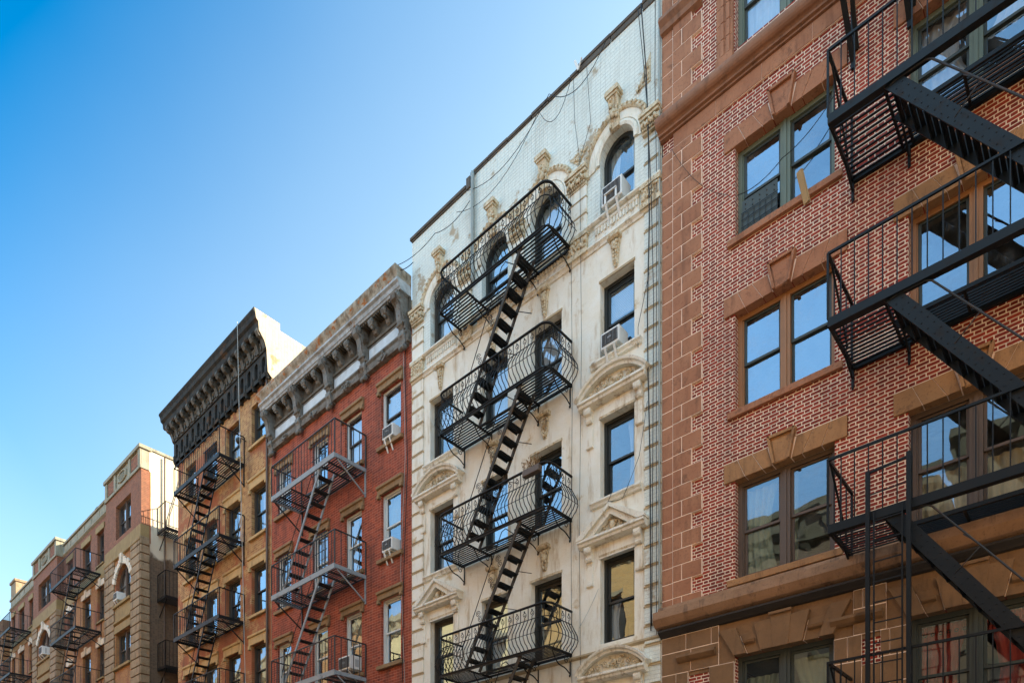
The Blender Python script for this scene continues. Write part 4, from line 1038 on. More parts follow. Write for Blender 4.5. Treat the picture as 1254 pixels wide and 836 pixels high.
for x in big:
    s = MB()
    s.mould(x-.13, x+.13, [(.06, 17.27), (.44, 17.27), (.47, 17.18), (.43, 17.06), (.32, 16.98), (.27, 16.84), (.25, 16.66), (.20, 16.52), (.17, 16.40), (.06, 16.38)])
    s.mould(x-.09, x+.09, [(.42, 17.2), (.50, 17.18), (.47, 17.06), (.36, 16.97), (.31, 16.84), (.29, 16.66), (.24, 16.50), (.18, 16.42), (.17, 16.6)])
    s.tube([(x-.15, F-.38, 17.14), (x+.15, F-.38, 17.14)], .075, 10); s.tube([(x-.14, F-.22, 16.52), (x+.14, F-.22, 16.52)], .045, 8)
    s.build('large_bracket', M['cornice_grey'], Rb)
    s = MB(); s.mould(x-.12, x+.12, [(0, 16.34), (.21, 16.34), (.22, 16.22), (.17, 16.12), (.15, 16.02), (0, 16.0)])
    s.tube([(x-.11, F-.13, 15.93), (x+.11, F-.13, 15.93)], .075, 9); s.blob((x, F-.21, 16.22), .05, .03, .05, 8, 6); s.build('pendant', M['cornice_grey'], Rb)
# cornice return on the sunny side is the box end itself; grey fire escape
def box_fe(name, label, x0, x1, YQ, levels, m_front, m_rest, stair_x, sw, rail_h=.95, well=None, n=10, group=None, step=.16, base=None, mst=None, Fb=F):
    root = empty(name, ((x0+x1)/2, Fb, base if base is not None else levels[0]-.2), label, 'fire escape', group)
    xt, xb = stair_x; wl, wr = min(xt, xb)+(.45 if xb < xt else -.05), max(xt, xb)+(.05 if xb < xt else -.45)
    for li, z in enumerate(levels):
        s = MB(); s.box(x0, x1, YQ-.02, YQ+.02, z-.075, z+.075); s.box(x1-.02, x1+.02, YQ+.02, Fb-.01, z-.06, z+.05); s.box(x0-.02, x0+.02, YQ+.02, Fb-.01, z-.06, z+.05)
        po = s.build('platform', M[m_front], root)
        s = MB(); ym = (YQ+Fb)/2+.08
        fe_grating(s, x0+.02, wl, YQ+.03, Fb-.06, z, pitch=.08, w=.036); fe_grating(s, wr, x1-.02, YQ+.03, Fb-.06, z, pitch=.08, w=.036); fe_grating(s, wl, wr, ym, Fb-.06, z, pitch=.08, w=.036)
        for x in (x0+.4, wl, wr, x1-.4): s.box(x-.018, x+.018, YQ+.02, Fb-.03, z-.05, z-.012)
        s.box(x0+.02, x1-.02, Fb-.07, Fb-.03, z-.05, z-.012); s.box(wl, wr, ym-.03, ym, z-.05, z+.01)
        s.build('grating', M[m_rest], po)
        s = MB(); fe_rail(s, [(x0, Fb-.02), (x0, YQ)], z+.07, rail_h, step=.22, top=.02); fe_rail(s, [(x0, YQ), (x1, YQ)], z+.07, rail_h, step=step, r=.007, top=.018); fe_rail(s, [(x1, YQ), (x1, Fb-.02)], z+.07, rail_h, step=.22, top=.02)
        s.build('railing', M[m_rest], root)
        for x in (x0+.04, x1-.02):
            s = MB(); s.bar((x, YQ+.1, z-.08), (x, Fb-.03, z-.72), .03, .035); s.bar((x, Fb-.02, z-.78), (x, Fb-.02, z+.02), .05, .03, up=(0, 1, 0)); s.build('bracket', M[m_front if x > (x0+x1)/2 else m_rest], root)
        if li > 0:
            zb = levels[li-1]
            stair(root, xt, z-.01, xb, zb+.02, YQ+.05, YQ+.52, mst or m_front, n=n, sw=sw, st=.03, tread_d=.18, tmat=m_rest)
            s = MB(); sg = 1 if xb > xt else -1
            s.tube([(xt+sg*.1, YQ+.04, z-.02), (xt+sg*.35, YQ+.03, z+.02), (xb-sg*.1, YQ+.03, zb+.8), (xb+sg*.05, YQ+.03, zb+.4)], .012, 6); s.build('handrail', M[m_rest], root)
    return root
box_fe('fire_escape', 'pale grey iron fire escape with shallow platforms on the bright red building', -20.05, -16.55, 10.93, (4.25, 7.25, 10.24, 13.36), 'iron_grey', 'iron_greydark', (-17.35, -19.45), .075, base=4)

# ================================================================== tan building
TX0, TX1 = -29.8, -22.02
Tb = empty('tan_building', (-25.9, F, 0), 'tan brick tenement under a heavy black arcaded cornice, left of the bright red building', 'building')
ct = [(-29.05, -28.05), (-27.30, -26.15), (-25.41, -24.28), (-23.44, -22.40)]
rt = [(16.88, 18.34), (13.62, 15.36), (10.82, 12.56), (7.95, 9.76), (5.0, 6.9)]
holes = [(a, b, c, d) for a, b in ct for c, d in rt]
w_ = MB(); wall_face(w_, TX0, TX1, 0, 20.2, holes, depth=.22); w_.build('brick_wall', M['tan_brick'], Tb)
body(Tb, TX0, TX1, 15, 19.9, M['tan_brick'], M['party_cream'], (4.3, 7.3, 10.2, 13.0, 16.1), zt=20.55)
for ci, (a, b) in enumerate(ct):
    for ri, (c, d) in enumerate(rt):
        if ri:
            s = MB(); s.mould(a-.14, b+.14, [(-.15, d+.003), (.05, d+.003), (.05, d+.26), (.10, d+.28), (.10, d+.36), (.0, d+.37), (-.15, d+.37)])
            for x in (a-.075, b+.075): s.fbox(x-.06, x+.06, 0, .08, d-.14, d+.001)
            s.build('lintel', M['tan_stone'], Tb, bevel=.01)
        cur = ('curtain_w', [(.35, .95, .03, .97)]) if ri == 1 else (('curtain_y', [(.1, .95, .05, .97)]) if ri == 3 else None)
        window(Tb, a, b, c, d, frame='frame_dark', sash='frame_black', reveal=.12, fw=.07, sill=(.10, .11, .10, 'tan_stone'), curtain=cur, glass='glass_hi', bars=(ci == 1 and ri == 0))
# cornice
zc = 18.78
s = MB(); s.mould(TX0-.28, TX1+.02, [(-.3, 20.78), (.66, 20.78), (.68, 20.70), (.62, 20.60), (.60, 20.46), (.52, 20.40), (.50, 20.22), (.46, 20.18), (0, 20.18)]); s.build('crown_moulding', M['black_tin'], Tb)
s = MB(); n = 15; W_ = TX1-TX0; pw = W_/n; hs = []
for i in range(n): hs.append((TX0+i*pw+pw*.28, TX0+(i+1)*pw-pw*.28, zc+.16, zc+.72, pw*.22))
wall_face(s, TX0-.02, TX1, zc+.02, zc+.84, hs, y=F-.16, depth=.11); s.fbox(TX0-.02, TX1, .0, .045, zc, zc+.84); s.fbox(TX0-.02, TX1, .0, .20, zc+.84, zc+.88)
s.box(TX0-.03, TX0-.02, F-.16, F, zc, zc+.84)
s.build('arcaded_frieze', M['black_tin'], Tb)
for i in range(n+1):
    s = MB(); x = min(max(TX0+i*pw, TX0+.05), TX1-.06); s.mould(x-.055, x+.055, [(.0, zc+.30), (.20, zc+.30), (.20, zc+.06), (.15, zc-.02), (0, zc-.08)])
    s.blob((x, F-.10, zc-.07), .05, .07, .05, 8, 5)
    s.build('frieze_corbel', M['black_tin'], Tb)
s = MB(); s.mould(TX0-.05, TX1, [(0, zc+1.2), (.24, zc+1.2), (.25, zc+1.12), (.20, zc+1.06), (.2, zc+.88), (0, zc+.88)])
for i in range(40):
    x = TX0+.1+i*(W_-.2)/39; s.fbox(x-.045, x+.045, .2, .25, zc+.92, zc+1.05)
s.build('dentil_course', M['shabby_black'], Tb)
for i in range(n+1):
    x = min(max(TX0+i*pw, TX0+.08), TX1-.08); s = MB()
    s.mould(x-.08, x+.08, [(.15, 20.19), (.52, 20.19), (.54, 20.08), (.46, 19.96), (.34, 19.92), (.28, 19.80), (.24, 19.66), (.15, 19.64)])
    s.tube([(x-.09, F-.44, 20.08), (x+.09, F-.44, 20.08)], .06, 8); s.build('bracket', M['shabby_black'], Tb)
s = MB(); s.mould(TX0, TX1, [(.0, 20.18), (.30, 20.18), (.28, 20.05), (.0, 19.97)]); s.build('bed_moulding', M['black_tin'], Tb)
# sunlit tin end of the cornice box and parapet upstand behind it
s = MB(); s.poly([(TX1, 0), (TX1+.02, 0), (TX1+.02, 1), (TX1, 1)], 0, 0) if False else None
s.v = []; s.f = []; s.sm = []
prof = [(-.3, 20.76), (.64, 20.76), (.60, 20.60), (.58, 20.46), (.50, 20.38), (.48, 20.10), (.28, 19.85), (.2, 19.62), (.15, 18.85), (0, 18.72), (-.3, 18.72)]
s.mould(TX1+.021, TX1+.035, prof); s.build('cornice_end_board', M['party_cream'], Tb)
box_fe('fire_escape', 'black iron fire escape in front of the tan building with the black cornice', -27.85, -23.95, 11.06, (4.9, 7.85, 10.72, 13.60, 16.46), 'iron_dark', 'iron_dark', (-25.25, -26.95), .06, base=4.7)

# ================================================================== far left building with projecting bays
LX0, LX1 = -59.6, -33.9
Lb = empty('bay_fronted_building', (-46.7, F, 0), 'wide salmon and khaki apartment house with stone bays and a sunlit side wall, far left', 'building')
MIDF = F+.35
bays = [(-38.62, LX1), (-52.1, -47.0)]
mids = [(-47.0, -38.62), (LX0, -52.1)]
def bay(x0, x1, wa, wb2):
    hs = [(wa, wb2, 18.02, 19.68), (wa, wb2, 14.76, 16.55, .75), (wa, wb2, 11.7, 13.36), (wa, wb2, 8.6, 10.3)]
    for z0, z1, nm, mt in ((17.75, 20.33, 'brick_wall', 'salmon_brick'), (0, 17.05, 'stone_wall', 'ochre_brick')):
        s = MB(); wall_face(s, x0, x1, z0, z1, [h for h in hs if z0 < (h[2]+h[3])/2 < z1], depth=.24)
        for x in (x0, x1): s.face([(x, F, z0), (x, MIDF+.02, z0), (x, MIDF+.02, z1), (x, F, z1)])
        s.build(nm, M[mt], Lb)
    s = MB(); s.box(x0-.03, x1+.03, F-.05, MIDF, 17.05, 17.75); s.mould(x0-.05, x1+.05, [(0, 17.12), (.10, 17.10), (.1, 17.02), (0, 16.98)]); s.build('band_course', M['khaki'], Lb, bevel=.01)
    # parapet with sunk panels and coping
    s = MB(); s.box(x0-.04, x1+.04, F-.07, MIDF, 20.33, 20.48); s.box(x0, x1, F, MIDF, 20.48, 21.25); s.box(x0-.07, x1+.07, F-.12, MIDF+.1, 21.25, 21.42)
    wd = x1-x0
    for t0, t1 in ((0, .06), (.27, .32), (.68, .73), (.94, 1)): s.box(x0+wd*t0, x0+wd*t1, F-.06, F, 20.48, 21.25)
    s.build('parapet', M['cream_parapet'], Lb, bevel=.01)
    s = MB()
    for t0, t1 in ((.06, .27), (.73, .94)): s.box(x0+wd*t0+.06, x0+wd*t1-.06, F-.02, F, 20.58, 21.15)
    s.build('parapet_panel', M['salmon_brick'], Lb)
    s = MB(); xc = (x0+x1)/2
    s.tube([(xc+.5*cos(2*pi*k/20), F-.03, 20.86+.24*sin(2*pi*k/20)) for k in range(20)], .05, 6, closed=True)
    for k in range(-3, 4): s.fbox(xc+k*.18-.04, xc+k*.18+.04, .0, .05, 20.7, 21.0)
    s.build('parapet_ornament', M['cream_parapet'], Lb)
    s = MB(); s.fbox(xc-.25, xc+.25, .0, .02, 20.75, 20.95); s.build('parapet_opening', M['frame_black'], Lb)
    # rusticated corner blocks
    for a, b in ((x0-.02, wa-.12), (wb2+.12, x1+.03)):
        s = MB(); z = 6.0
        while z < 16.9:
            h = .38
            s.box(a, b, F-.07, F+.0, z+.02, z+h)
            if b > x1: s.box(x1-.05, x1+.07, F-.07, MIDF+.0, z+.02, z+h)
            if a < x0: s.box(x0-.07, x0+.05, F-.07, MIDF+.0, z+.02, z+h)
            z += .40
        s.build('rusticated_blocks', M['rustic'], Lb, bevel=.015)
    s = MB(); w = (wb2-wa)/2; xc = (wa+wb2)/2; rise = .75; r = (w*w+rise*rise)/(2*rise); cz = 16.55-r; a0 = math.asin(min(1, w/r))
    for k in range(11):
        t0 = pi/2-a0+2*a0*k/11; t1 = pi/2-a0+2*a0*(k+1)/11-.03; hh = .34 if k % 2 == 0 else .26
        if k == 5: hh = .5
        s.poly([(xc+r*cos(t0), cz+r*sin(t0)), (xc+r*cos(t1), cz+r*sin(t1)), (xc+(r+hh)*cos(t1), cz+(r+hh)*sin(t1)), (xc+(r+hh)*cos(t0), cz+(r+hh)*sin(t0))], 0, .09 if k != 5 else .16)
    s.build('voussoir', M['pale_vouss'], Lb, bevel=.012)
    s = MB(); s.mould(wa-.15, wb2+.15, [(0, 14.74), (.14, 14.73), (.13, 14.62), (0, 14.6)]); s.fbox(wa-.02, wb2+.02, .0, .03, 14.0, 14.6); s.mould(wa-.12, wb2+.12, [(0, 13.95), (.1, 13.94), (.1, 13.85), (0, 13.8)])
    s.fbox(wa-.1, wb2+.1, .0, .06, 13.38, 13.72); s.mould(wa-.15, wb2+.15, [(0, 11.68), (.14, 11.67), (.13, 11.56), (0, 11.54)]); s.build('window_ledge', M['khaki'], Lb)
    window(Lb, wa, wb2, 18.02, 19.68, frame='frame_umber', sash='frame_dark', lights=2, reveal=.15, glass='glass_hi', curtain=('curtain_w', [(.1, .4, .4, .97)]))
    window(Lb, wa, wb2, 14.76, 16.55, frame='frame_umber', sash='frame_dark', lights=2, reveal=.15, glass='glass_hi', rise=.75, curtain=('curtain_w', [(.05, .45, .1, .97)]))
    window(Lb, wa, wb2, 11.7, 13.36, frame='frame_umber', sash='frame_dark', lights=2, reveal=.15, glass='glass_hi', curtain=('curtain_w', [(.6, .97, .05, .97)]))
    window(Lb, wa, wb2, 8.6, 10.3, frame='frame_umber', sash='frame_dark', lights=2, reveal=.15, glass='glass_hi')
bay(-38.62, LX1, -37.2, -35.2); bay(-52.1, -47.0, -50.95, -48.35)
def mid(x0, x1, wins):
    rowz = [(17.98, 19.75), (14.98, 16.80), (11.95, 13.65), (9.0, 10.7)]
    hs = [(a, b, c, d) for a, b in wins for c, d in rowz]
    for z0, z1, nm, mt in ((17.85, 20.35, 'brick_wall', 'salmon_brick'), (0, 17.15, 'brick_wall', 'ochre_brick')):
        s = MB(); wall_face(s, x0, x1, z0, z1, [h for h in hs if z0 < (h[2]+h[3])/2 < z1], y=MIDF, depth=.22); s.build(nm, M[mt], Lb)
    s = MB(); s.box(x0, x1, MIDF-.04, MIDF+.2, 17.15, 17.85); s.build('band_course', M['khaki'], Lb)
    s = MB(); s.box(x0, x1, MIDF, MIDF+.3, 20.35, 21.0); s.mould(x0, x1, [(0, 20.5), (.08, 20.5), (.1, 20.4), (0, 20.33)], F0=MIDF); s.box(x0, x1, MIDF-.08, MIDF+.36, 21.0, 21.12)
    x = x0+.3
    while x < x1-1.2: s.box(x, x+1.0, MIDF-.025, MIDF, 20.6, 20.92); x += 1.25
    s.build('parapet', M['cream_parapet'], Lb, bevel=.008)
    for a, b in wins:
        for k, (c, d) in enumerate(rowz):
            s = MB(); s.mould(a-.12, b+.12, [(-.14, d+.003), (.05, d+.003), (.06, d+.3), (-.14, d+.32)], F0=MIDF)
            if k: s.poly([((a+b)/2-.1, d), ((a+b)/2+.1, d), ((a+b)/2+.15, d+.42), ((a+b)/2-.15, d+.42)], 0, .1, F0=MIDF)
            s.build('lintel', M['pale_vouss' if k else 'khaki'], Lb, bevel=.008)
            window(Lb, a, b, c, d, frame='frame_umber', sash='frame_dark', y=MIDF, reveal=.12, sill=(.09, .1, .08, 'khaki'), glass='glass_hi', curtain=('curtain_w', [(.4, .95, .05, .97)]) if (int(a)+k) % 2 else None)
mid(-47.0, -38.62, [(-41.1, -40.05), (-43.55, -42.2), (-46.3, -45.3)]); mid(LX0, -52.1, [(-54.6, -53.7), (-57.2, -55.9), (-59.2, -58.3)])
body(Lb, LX0, LX1, 17, 20.3, M['ochre_brick'], M['party'], (3.0, 5.9, 8.8, 11.7, 14.6, 17.6), y=MIDF, zt=21.30)
s = MB(); s.box(LX1-.3, LX1+.06, MIDF+.1, MIDF+17, 21.302, 21.42); s.build('coping', M['cream_parapet'], Lb)
# chimneys and vents on the roof
s = MB(); s.box(-62.2, -60.9, 12.9, 13.7, 19.5, 23.1); s.box(-62.28, -60.82, 12.82, 13.78, 23.1, 23.3); tag(s.build('chimney', M['rustic'], None, bevel=.03), 'stubby khaki brick chimney rising over the parapet at the far left edge', 'chimney')
s = MB(); s.tube([(-43.8, 13.2, 20.3), (-43.8, 13.2, 22.35)], .10, 10); s.tube([(-43.8, 13.2, 22.35), (-43.8, 13.2, 22.55)], .17, 10, r_end=.05); tag(s.build('roof_vent', M['iron_greydark'], None), 'small pipe vent on the roof of the far left apartment house', 'vent')
box_fe('fire_escape', 'black fire escape between the two stone bays of the far left apartment house', -44.9, -40.45, 11.15, (8.3, 11.3, 14.35, 17.4), 'iron_dark', 'iron_dark', (-41.4, -43.5), .06, base=8, Fb=MIDF)
box_fe('fire_escape', 'fire escape at the left edge of the photo, beyond the second stone bay', -58.9, -54.0, 11.15, (8.5, 11.5, 14.6, 17.55), 'iron_dark', 'iron_dark', (-55.2, -57.4), .06, base=8.2, Fb=MIDF)
# small balconies on the side wall facing the gap
first = None
for z, nm in ((17.54, 'uppermost'), (14.38, 'middle'), (11.15, 'lowest')):
    lab = {'uppermost': 'small iron balcony on the sunlit side wall, uppermost of the three in the gap', 'middle': 'small iron balcony on the shaded side wall, middle of the three in the gap', 'lowest': 'small iron balcony low on the dark side wall, lowest of the three in the gap'}[nm]
    if first is None:
        r_ = empty('side_balcony', (LX1, 14.2, z), lab, 'balcony', 'iron balconies on the side wall of the far left house'); x0, x1, y0, y1 = LX1, LX1+.95, 12.7, 15.6
        s = MB(); s.box(x0, x1, y0, y0+.04, z-.08, z+.05); s.box(x0, x1, y1-.04, y1, z-.08, z+.05); s.box(x1-.04, x1, y0+.04, y1-.04, z-.08, z+.05)
        y = y0+.06
        while y < y1-.06: s.box(x0, x1-.05, y, y+.05, z-.02, z); y += .085
        s.build('platform', M['iron_dark'], r_)
        s = MB(); fe_rail(s, [(x0+.02, y0+.02), (x1-.02, y0+.02), (x1-.02, y1-.02), (x0+.02, y1-.02)], z+.05, 1.15, step=.17, r=.008, top=.018); s.build('railing', M['iron_dark'], r_)
        for yy in (y0+.1, y1-.1):
            s = MB(); s.bar((x1-.1, yy, z-.08), (x0+.02, yy, z-.75), .035, .035); s.build('bracket', M['iron_dark'], r_)
        first = (r_, z)
    else:
        c = copy_tree(first[0], location=(LX1, 14.2, z)); c['label'] = lab
# next house beyond
N0, N1 = -78.0, -61.0
Nb = empty('corner_building', (-69, F, 0), 'sliver of a greenish house at the very left edge of the photo', 'building')
s = MB(); wall_face(s, N0, N1, 0, 20.1, [(x, x+1.0, z, z+1.7) for x in (-62.7, -65.5, -68.3, -71, -74) for z in (17.0, 14.0, 11.0, 8.0)], depth=.2, y=F+.15); s.build('brick_wall', M['ochre_brick'], Nb)
s = MB(); s.mould(N0, N1, [(0, 20.85), (.4, 20.8), (.4, 20.6), (.2, 20.3), (0, 20.1)]); s.build('cornice', M['cream_parapet'], Nb)
for x in (-62.7, -65.5, -68.3, -71, -74):
    for z in (17.0, 14.0, 11.0, 8.0): window(Nb, x, x+1.0, z, z+1.7, y=F+.15, glass='glass_hi')
body(Nb, N0, N1, 12, 19.8, M['ochre_brick'], M['ochre_brick'], (10, 13, 16), y=F+.15, zt=20.1)

# ================================================================== air conditioners
def ac_unit(x, z, label, w=.62, h=.42, proj=.42, arms='plain', yb=F, dark=False):
    r_ = empty('air_conditioner', (x+w/2, yb, z), label, 'air conditioner', 'window air conditioners')
    s = MB(); s.box(x, x+w, yb-proj, yb+.2, z, z+h); s.build('casing', M['ac'], r_, bevel=.012)
    s = MB(); s.box(x+.04, x+w-.04, yb-proj-.006, yb-proj-.0015, z+.05, z+h-.05)
    s.build('coil', M['iron_greydark'], r_)
    s = MB(); zz = z+.06
    while zz < z+h-.05: s.bar((x+.04, yb-proj-.014, zz), (x+w-.04, yb-proj-.014, zz), .010, .004); zz += .022
    for i in range(5): s.bar((x+.05+(w-.1)*i/4, yb-proj-.018, z+.05), (x+.05+(w-.1)*i/4, yb-proj-.018, z+h-.05), .006, .006, up=(0, 1, 0))
    s.box(x+w*.4, x+w*.6, yb-proj-.026, yb-proj-.018, z+h*.45, z+h*.55)
    s.build('grille', M['ac_grille'], r_)
    s = MB(); yy = yb-proj+.18
    while yy < yb-.05: s.box(x+w, x+w+.004, yy, yy+.012, z+.08, z+h-.1); yy += .026
    s.build('side_louvres', M['ac_grille'], r_)
    s = MB()
    for xx in (x+.12, x+w-.12):
        s.bar((xx, yb-proj-.03, z-.012), (xx, yb+.05, z-.012), .05, .02)
        s.bar((xx, yb-proj-.02, z-.015), (xx, yb-.01, z-.34), .045, .02)
    if arms == 'frame':
        for xx in (x+.12, x+w-.12): s.bar((xx, yb-proj-.03, z-.02), (xx, yb-proj-.03, z+.16), .04, .02, up=(0, 1, 0))
        s.bar((x+.1, yb-proj-.035, z+.17), (x+w-.1, yb-proj-.035, z+.17), .04, .02)
    s.build('support_bracket', M['ac'], r_)
    return r_
ac_unit(-8.16, 15.47, 'white air conditioner on bracket arms in the arched window above the others', w=.50, h=.40, proj=.15, arms='frame')
ac_unit(-8.18, 12.50, 'white air conditioner below the striped blind, second window from top on the white building', w=.46, h=.34, proj=.15)
ac_unit(-15.62, 13.78, 'white air conditioner in the top right window of the bright red building, under the cornice', w=.46, h=.34, proj=.13)
ac_unit(-15.64, 10.62, 'white air conditioner in the second window down at the right of the bright red building', w=.46, h=.34, proj=.13)
ac_unit(-17.45, 7.58, 'white air conditioner behind the lowest visible platform of the grey fire escape', w=.6, h=.4, proj=.35)
ac_unit(-36.95, 14.9, 'tiny white air conditioner in the arched window of the nearer stone bay', w=.5, h=.38, proj=.2)
ac_unit(-49.6, 14.9, 'tiny white air conditioner in the arched window of the farther stone bay', w=.65, h=.5, proj=.3)

# ================================================================== cables, pipes and small things
def cable(name, pts, label, r=.008, m='cable', sag=0, cat='cable', n=14):
    s = MB(); P = []
    for p, q in zip(pts[:-1], pts[1:]):
        for i in range(n):
            t = i/n; P.append((p[0]+(q[0]-p[0])*t, p[1]+(q[1]-p[1])*t, p[2]+(q[2]-p[2])*t-sag*4*t*(1-t)))
    P.append(pts[-1]); s.tube(P, r, 5); o = s.build(name, M[m], None); return tag(o, label, cat)
cable('cable_bundle', [(-7.22, F-.12, 18.95), (-7.12, F-.10, 17.6), (-7.06, F-.11, 16.2), (-7.05, F-.09, 14.6), (-7.10, F-.08, 12.8), (-7.08, F-.09, 11.6), (-7.04, F-.08, 9.8), (-7.02, F-.08, 6.4)], 'thickest black cable running down the right corner strip of the white building', .013)
cable('cable', [(-7.30, F-.11, 18.95), (-7.18, F-.12, 17.9), (-7.09, F-.10, 16.8), (-7.0, F-.11, 15.2), (-6.96, F-.08, 13.0), (-6.98, F-.07, 10.5), (-7.0, F-.08, 6.5)], 'thin black cable crossing the thickest one near the roof of the white building', .008)
cable('cable', [(-6.90, F-.12, 18.9), (-6.92, F-.10, 17.2), (-6.88, F-.09, 15.0), (-6.90, F-.08, 12.0), (-6.9, F-.07, 8.0), (-6.9, F-.07, 6.3)], 'thin black cable nearest the dark red brick corner', .007)
cable('pipe', [(-6.84, F-.06, 18.9), (-6.84, F-.06, 6.3)], 'slim grey pipe in the joint between the white and dark red houses', .022, 'pipe', cat='pipe')
cable('drainpipe', [(-12.05, F-.08, 18.95), (-12.05, F-.08, 16.2)], 'grey green drainpipe down the parapet of the white building', .05, 'pipe', cat='drainpipe')
cable('cable', [(-12.25, F-.1, 18.6), (-9.6, F-.1, 19.0), (-8.1, F-.08, 18.97)], 'dark cable sagging across the parapet brickwork of the white building, upper one', .007, sag=.45)
cable('cable', [(-12.6, F-.1, 18.3), (-9.9, F-.1, 18.85), (-9.0, F-.08, 18.9)], 'dark cable sagging across the parapet brickwork of the white building, lower one', .006, sag=.55)
cable('cable', [(-14.7, F-.5, 17.9), (-13.4, F-.12, 18.25), (-12.1, F-.12, 18.25)], 'dark cable looping from the roof of the red building over to the white parapet', .008, sag=.15)
cable('cable', [(-14.6, F-.5, 17.75), (-14.3, F-.1, 18.05)], 'short dark cable end beside the grey bracketed cornice', .010, sag=.08)
cable('cable', [(-8.95, F-.06, 18.85), (-8.92, F-.05, 17.9), (-8.75, F-.10, 16.9), (-8.72, F-.08, 13.0), (-8.80, F-.05, 9.0), (-8.76, F-.05, 5.0)], 'thin dark wire down the plaster between the third and fourth window columns', .005)
cable('cable', [(-8.60, F-.06, 18.9), (-8.5, F-.05, 17.6), (-9.0, F-.10, 16.4), (-8.98, F-.06, 12.4), (-9.02, F-.05, 8.6), (-9.0, F-.05, 5.2)], 'second thin wire beside the carved keystone of the right arched window', .005)
cable('cable', [(-7.05, F-.1, 13.5), (-7.32, F-.07, 12.6), (-7.34, F-.04, 12.2)], 'loose wire slanting to the blind window of the white building', .006)
cable('cable', [(-7.1, F-.08, 11.0), (-7.3, F-.06, 10.0), (-7.65, F-.12, 9.25), (-8.0, F-.14, 9.3), (-7.95, F-.1, 9.46)], 'loose wire looping under the sill with the white curtain', .005, sag=.02)
cable('cable', [(-8.8, F-.05, 6.9), (-8.3, F-.05, 7.6)], 'short slanting wire beside the lowest full window of the white building', .006, m='cable_w', sag=.04)
cable('cable', [(-5.30, F+.08, 14.02), (-4.45, F-.03, 14.02), (-3.62, F+.05, 14.55)], 'black wire drooping across the paired window of the dark red house', .007, sag=.10)
cable('cable', [(-6.55, F-.1, 15.6), (-6.0, F-.07, 14.6), (-5.45, F-.03, 14.05), (-5.30, F+.08, 14.02)], 'thin wire from the roll moulding across the quoins to the paired window', .004, sag=.06)
cable('conduit', [(-14.70, F-.04, 17.0), (-14.72, F-.04, 15.2), (-14.60, F-.05, 12.8), (-14.78, F-.05, 9.5), (-14.85, F-.04, 6.0)], 'thin black conduit down the right edge of the bright red building', .012, cat='conduit')
cable('cable', [(-14.80, F-.04, 16.2), (-14.70, F-.05, 13.0), (-14.9, F-.05, 10.0), (-14.7, F-.04, 6.2)], 'thin pale wire beside the conduit on the bright red building', .006, m='cable_w')
cable('cable', [(-23.05, F-.72, 20.8), (-23.10, F-.55, 14.5), (-22.9, F-.45, 6.0)], 'long white cable hanging from the black cornice of the tan building', .011, m='cable_w')
cable('drainpipe', [(-22.20, F-.07, 18.7), (-22.20, F-.07, 5.5)], 'brown drainpipe at the joint of the tan and bright red buildings', .045, 'frame_umber', cat='drainpipe')
cable('drainpipe', [(LX1+.10, 13.0, 21.2), (LX1+.10, 13.0, 16.0), (LX1+.10, 12.95, 6.0)], 'rusty pipe down the sunlit side wall of the far left house', .04, 'frame_umber', cat='drainpipe')
cable('cable', [(LX1+.05, 13.9, 21.1), (LX1+.06, 13.2, 18.4), (LX1+.05, 13.15, 17.6)], 'dark wire slanting down the sunlit side wall in the gap', .02)
# wood block on the sill
s = MB(); s.bar((-4.03, F-.04, 12.96), (-4.10, F-.20, 13.42), .10, .05); tag(s.build('wood_block', M['wood'], None), 'short raw wood board leaning out over the brownstone sill', 'wood board')
# planter guard
GD = empty('window_guard', (-4.9, F, 13.2), 'dark perforated guard across the lower left half of the green framed window', 'window guard')
s = MB(); s.box(-5.22, -4.58, F+.09, F+.10, 13.2, 13.85); 
s.build('guard_panel', M['frame_slate'], GD)
s = MB()
for i in range(7): s.bar((-5.22+.64*i/6, F+.07, 13.2), (-5.22+.64*i/6, F+.07, 13.62), .010, .010, up=(0, 1, 0))
for zz in (13.22, 13.36, 13.5, 13.62): s.bar((-5.24, F+.07, zz), (-4.56, F+.07, zz), .010, .010)
for i in range(5):
    for k in range(2): s.blob((-5.16+.13*i, F+.085, 13.68+.09*k), .012, .008, .012, 6, 4)
s.build('guard_bars', M['frame_black'], GD)
# round dark lamp on the tan wall
LM = empty('wall_lamp', (-23.85, F, 17.25), 'small dark round lamp beside the top fire escape platform of the tan building', 'lamp')
s = MB(); s.tube([(-23.85, F, 17.30), (-23.85, F-.16, 17.34), (-23.85, F-.26, 17.28)], .018, 6); s.build('arm', M['frame_black'], LM)
s = MB(); s.blob((-23.85, F-.28, 17.20), .10, .10, .12, 12, 8); s.build('lamp_shade', M['frame_black'], LM)
# gull like white hook on the parapet
s = MB(); s.bar((-8.83, F-.05, 18.98), (-8.90, F-.08, 19.20), .02, .05); s.bar((-8.83, F-.05, 18.98), (-8.70, F-.1, 19.10), .02, .04); tag(s.build('parapet_bracket', M['ac'], None), 'tiny white metal bracket standing on the white parapet at its stepped coping', 'bracket')

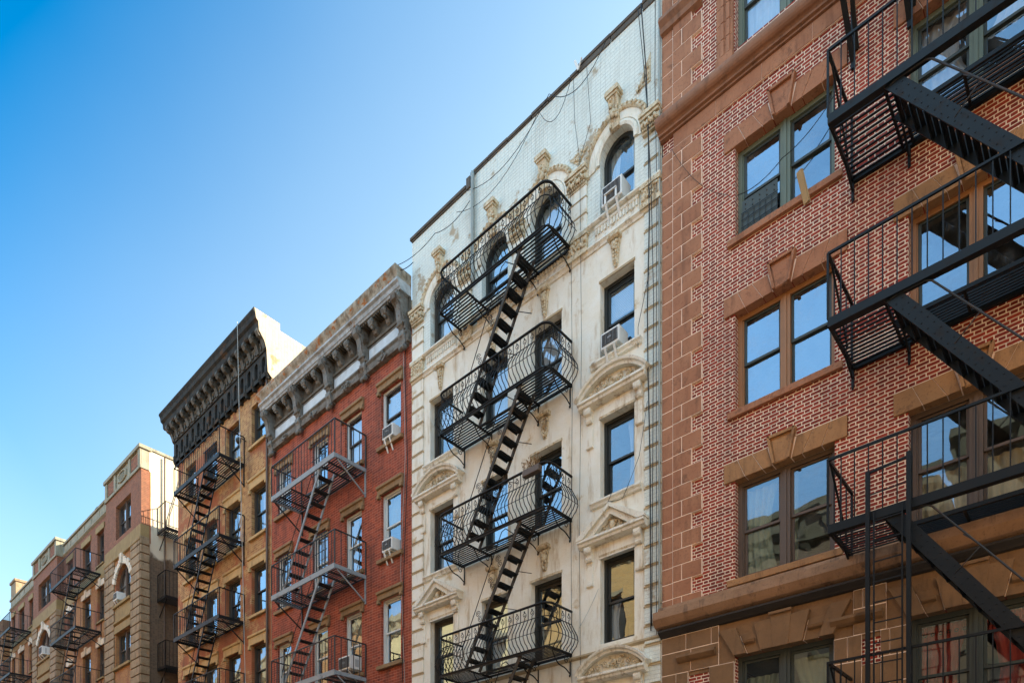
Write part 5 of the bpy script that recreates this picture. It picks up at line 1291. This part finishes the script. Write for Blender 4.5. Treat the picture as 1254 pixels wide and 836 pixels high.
# ================================================================== far side of the street (behind the camera, seen in the windows)
def opposite(x0, x1, h, wall_m, trim, label, floor_h=3.1, cols=6):
    r_ = empty('tenement', ((x0+x1)/2, -4.5, 0), label, 'building'); yy = -4.5
    s = MB(); W = x1-x0; nfl = int((h-4.2)/floor_h); hs = []
    for c in range(cols):
        for f in range(nfl):
            xa = x0+W*(c+.5)/cols-.5; hs.append((xa, xa+1.0, 4.4+f*floor_h, 6.1+f*floor_h))
    # built facing the camera side: mirrored depth
    wall_face(s, x0, x1, 0, h, hs, y=yy, depth=-.25); s.box(x0, x1, yy-12, yy-11.8, 0, h); s.box(x0, x0+.2, yy-11.8, yy-.002, 0, h); s.box(x1-.2, x1, yy-11.8, yy-.002, 0, h); s.box(x0+.2, x1-.2, yy-11.8, yy-.3, h-.6, h-.4)
    s.build('wall', M[wall_m], r_)
    s = MB(); p = [(0, h+.5), (-.7, h+.5), (-.72, h+.2), (-.4, h), (-.35, h-.5), (0, h-.6)]; s.mould(x0, x1, p, F0=yy)
    for c in range(int(W/.8)): xx = x0+.4+c*.8; s.mould(xx-.1, xx+.1, [(0, h), (-.6, h+.1), (-.5, h-.3), (0, h-.8)], F0=yy)
    s.build('cornice', M[trim], r_)
    s = MB()
    for a, b, c, d in hs: s.mould(a-.15, b+.15, [(0, d+.01), (-.1, d+.01), (-.14, d+.3), (0, d+.3)], F0=yy); s.mould(a-.12, b+.12, [(0, c-.01), (-.14, c-.01), (-.1, c-.15), (0, c-.15)], F0=yy)
    s.build('lintel', M[trim], r_)
    s = MB()
    for a, b, c, d in hs: s.box(a, b, yy-.30, yy-.24, c, d)
    s.build('window', M['frame_dark'], r_)
    return r_

AE = empty('rooftop_aerial', (-36.5, 14.5, 20.3), 'thin television aerial standing behind the parapet of the nearer stone bay', 'aerial')
s = MB(); s.bar((-36.5, 14.5, 20.3), (-36.5, 14.5, 22.2), .03, .03, up=(0, 1, 0)); s.build('mast', M['iron_greydark'], AE)
s = MB(); s.bar((-37.1, 14.5, 22.1), (-35.9, 14.5, 22.1), .015, .015)
for k in range(6): s.bar((-37.05+.22*k, 14.2+.03*k, 22.1), (-37.05+.22*k, 14.8-.03*k, 22.1), .012, .012)
s.build('antenna_array', M['iron_greydark'], AE)
opposite(-75, -54, 18.5, 'opp_yellow', 'opp_trim', 'yellow brick tenement across the street, facing the far left house')
opposite(-53.5, -38, 19.0, 'opp_orange', 'opp_trim', 'orange brick tenement across the street', cols=5)
opposite(-37.8, -26, 18.2, 'opp_cream', 'opp_trim', 'cream stucco tenement across the street', cols=4)
opposite(-25.8, -15, 17.8, 'opp_yellow', 'opp_trim', 'yellow brick tenement across the street, opposite the white house', cols=4)
opposite(-14.8, -5, 15.6, 'opp_brown', 'opp_dark', 'dark brown brick tenement across the street, opposite the brick house', cols=4)
opposite(-4.8, 6, 16.4, 'opp_brown', 'opp_dark', 'dark brick tenement behind the photographer', cols=4)
opposite(6.2, 20, 17.5, 'opp_cream', 'opp_trim', 'cream stucco tenement across the street at the right', cols=5)
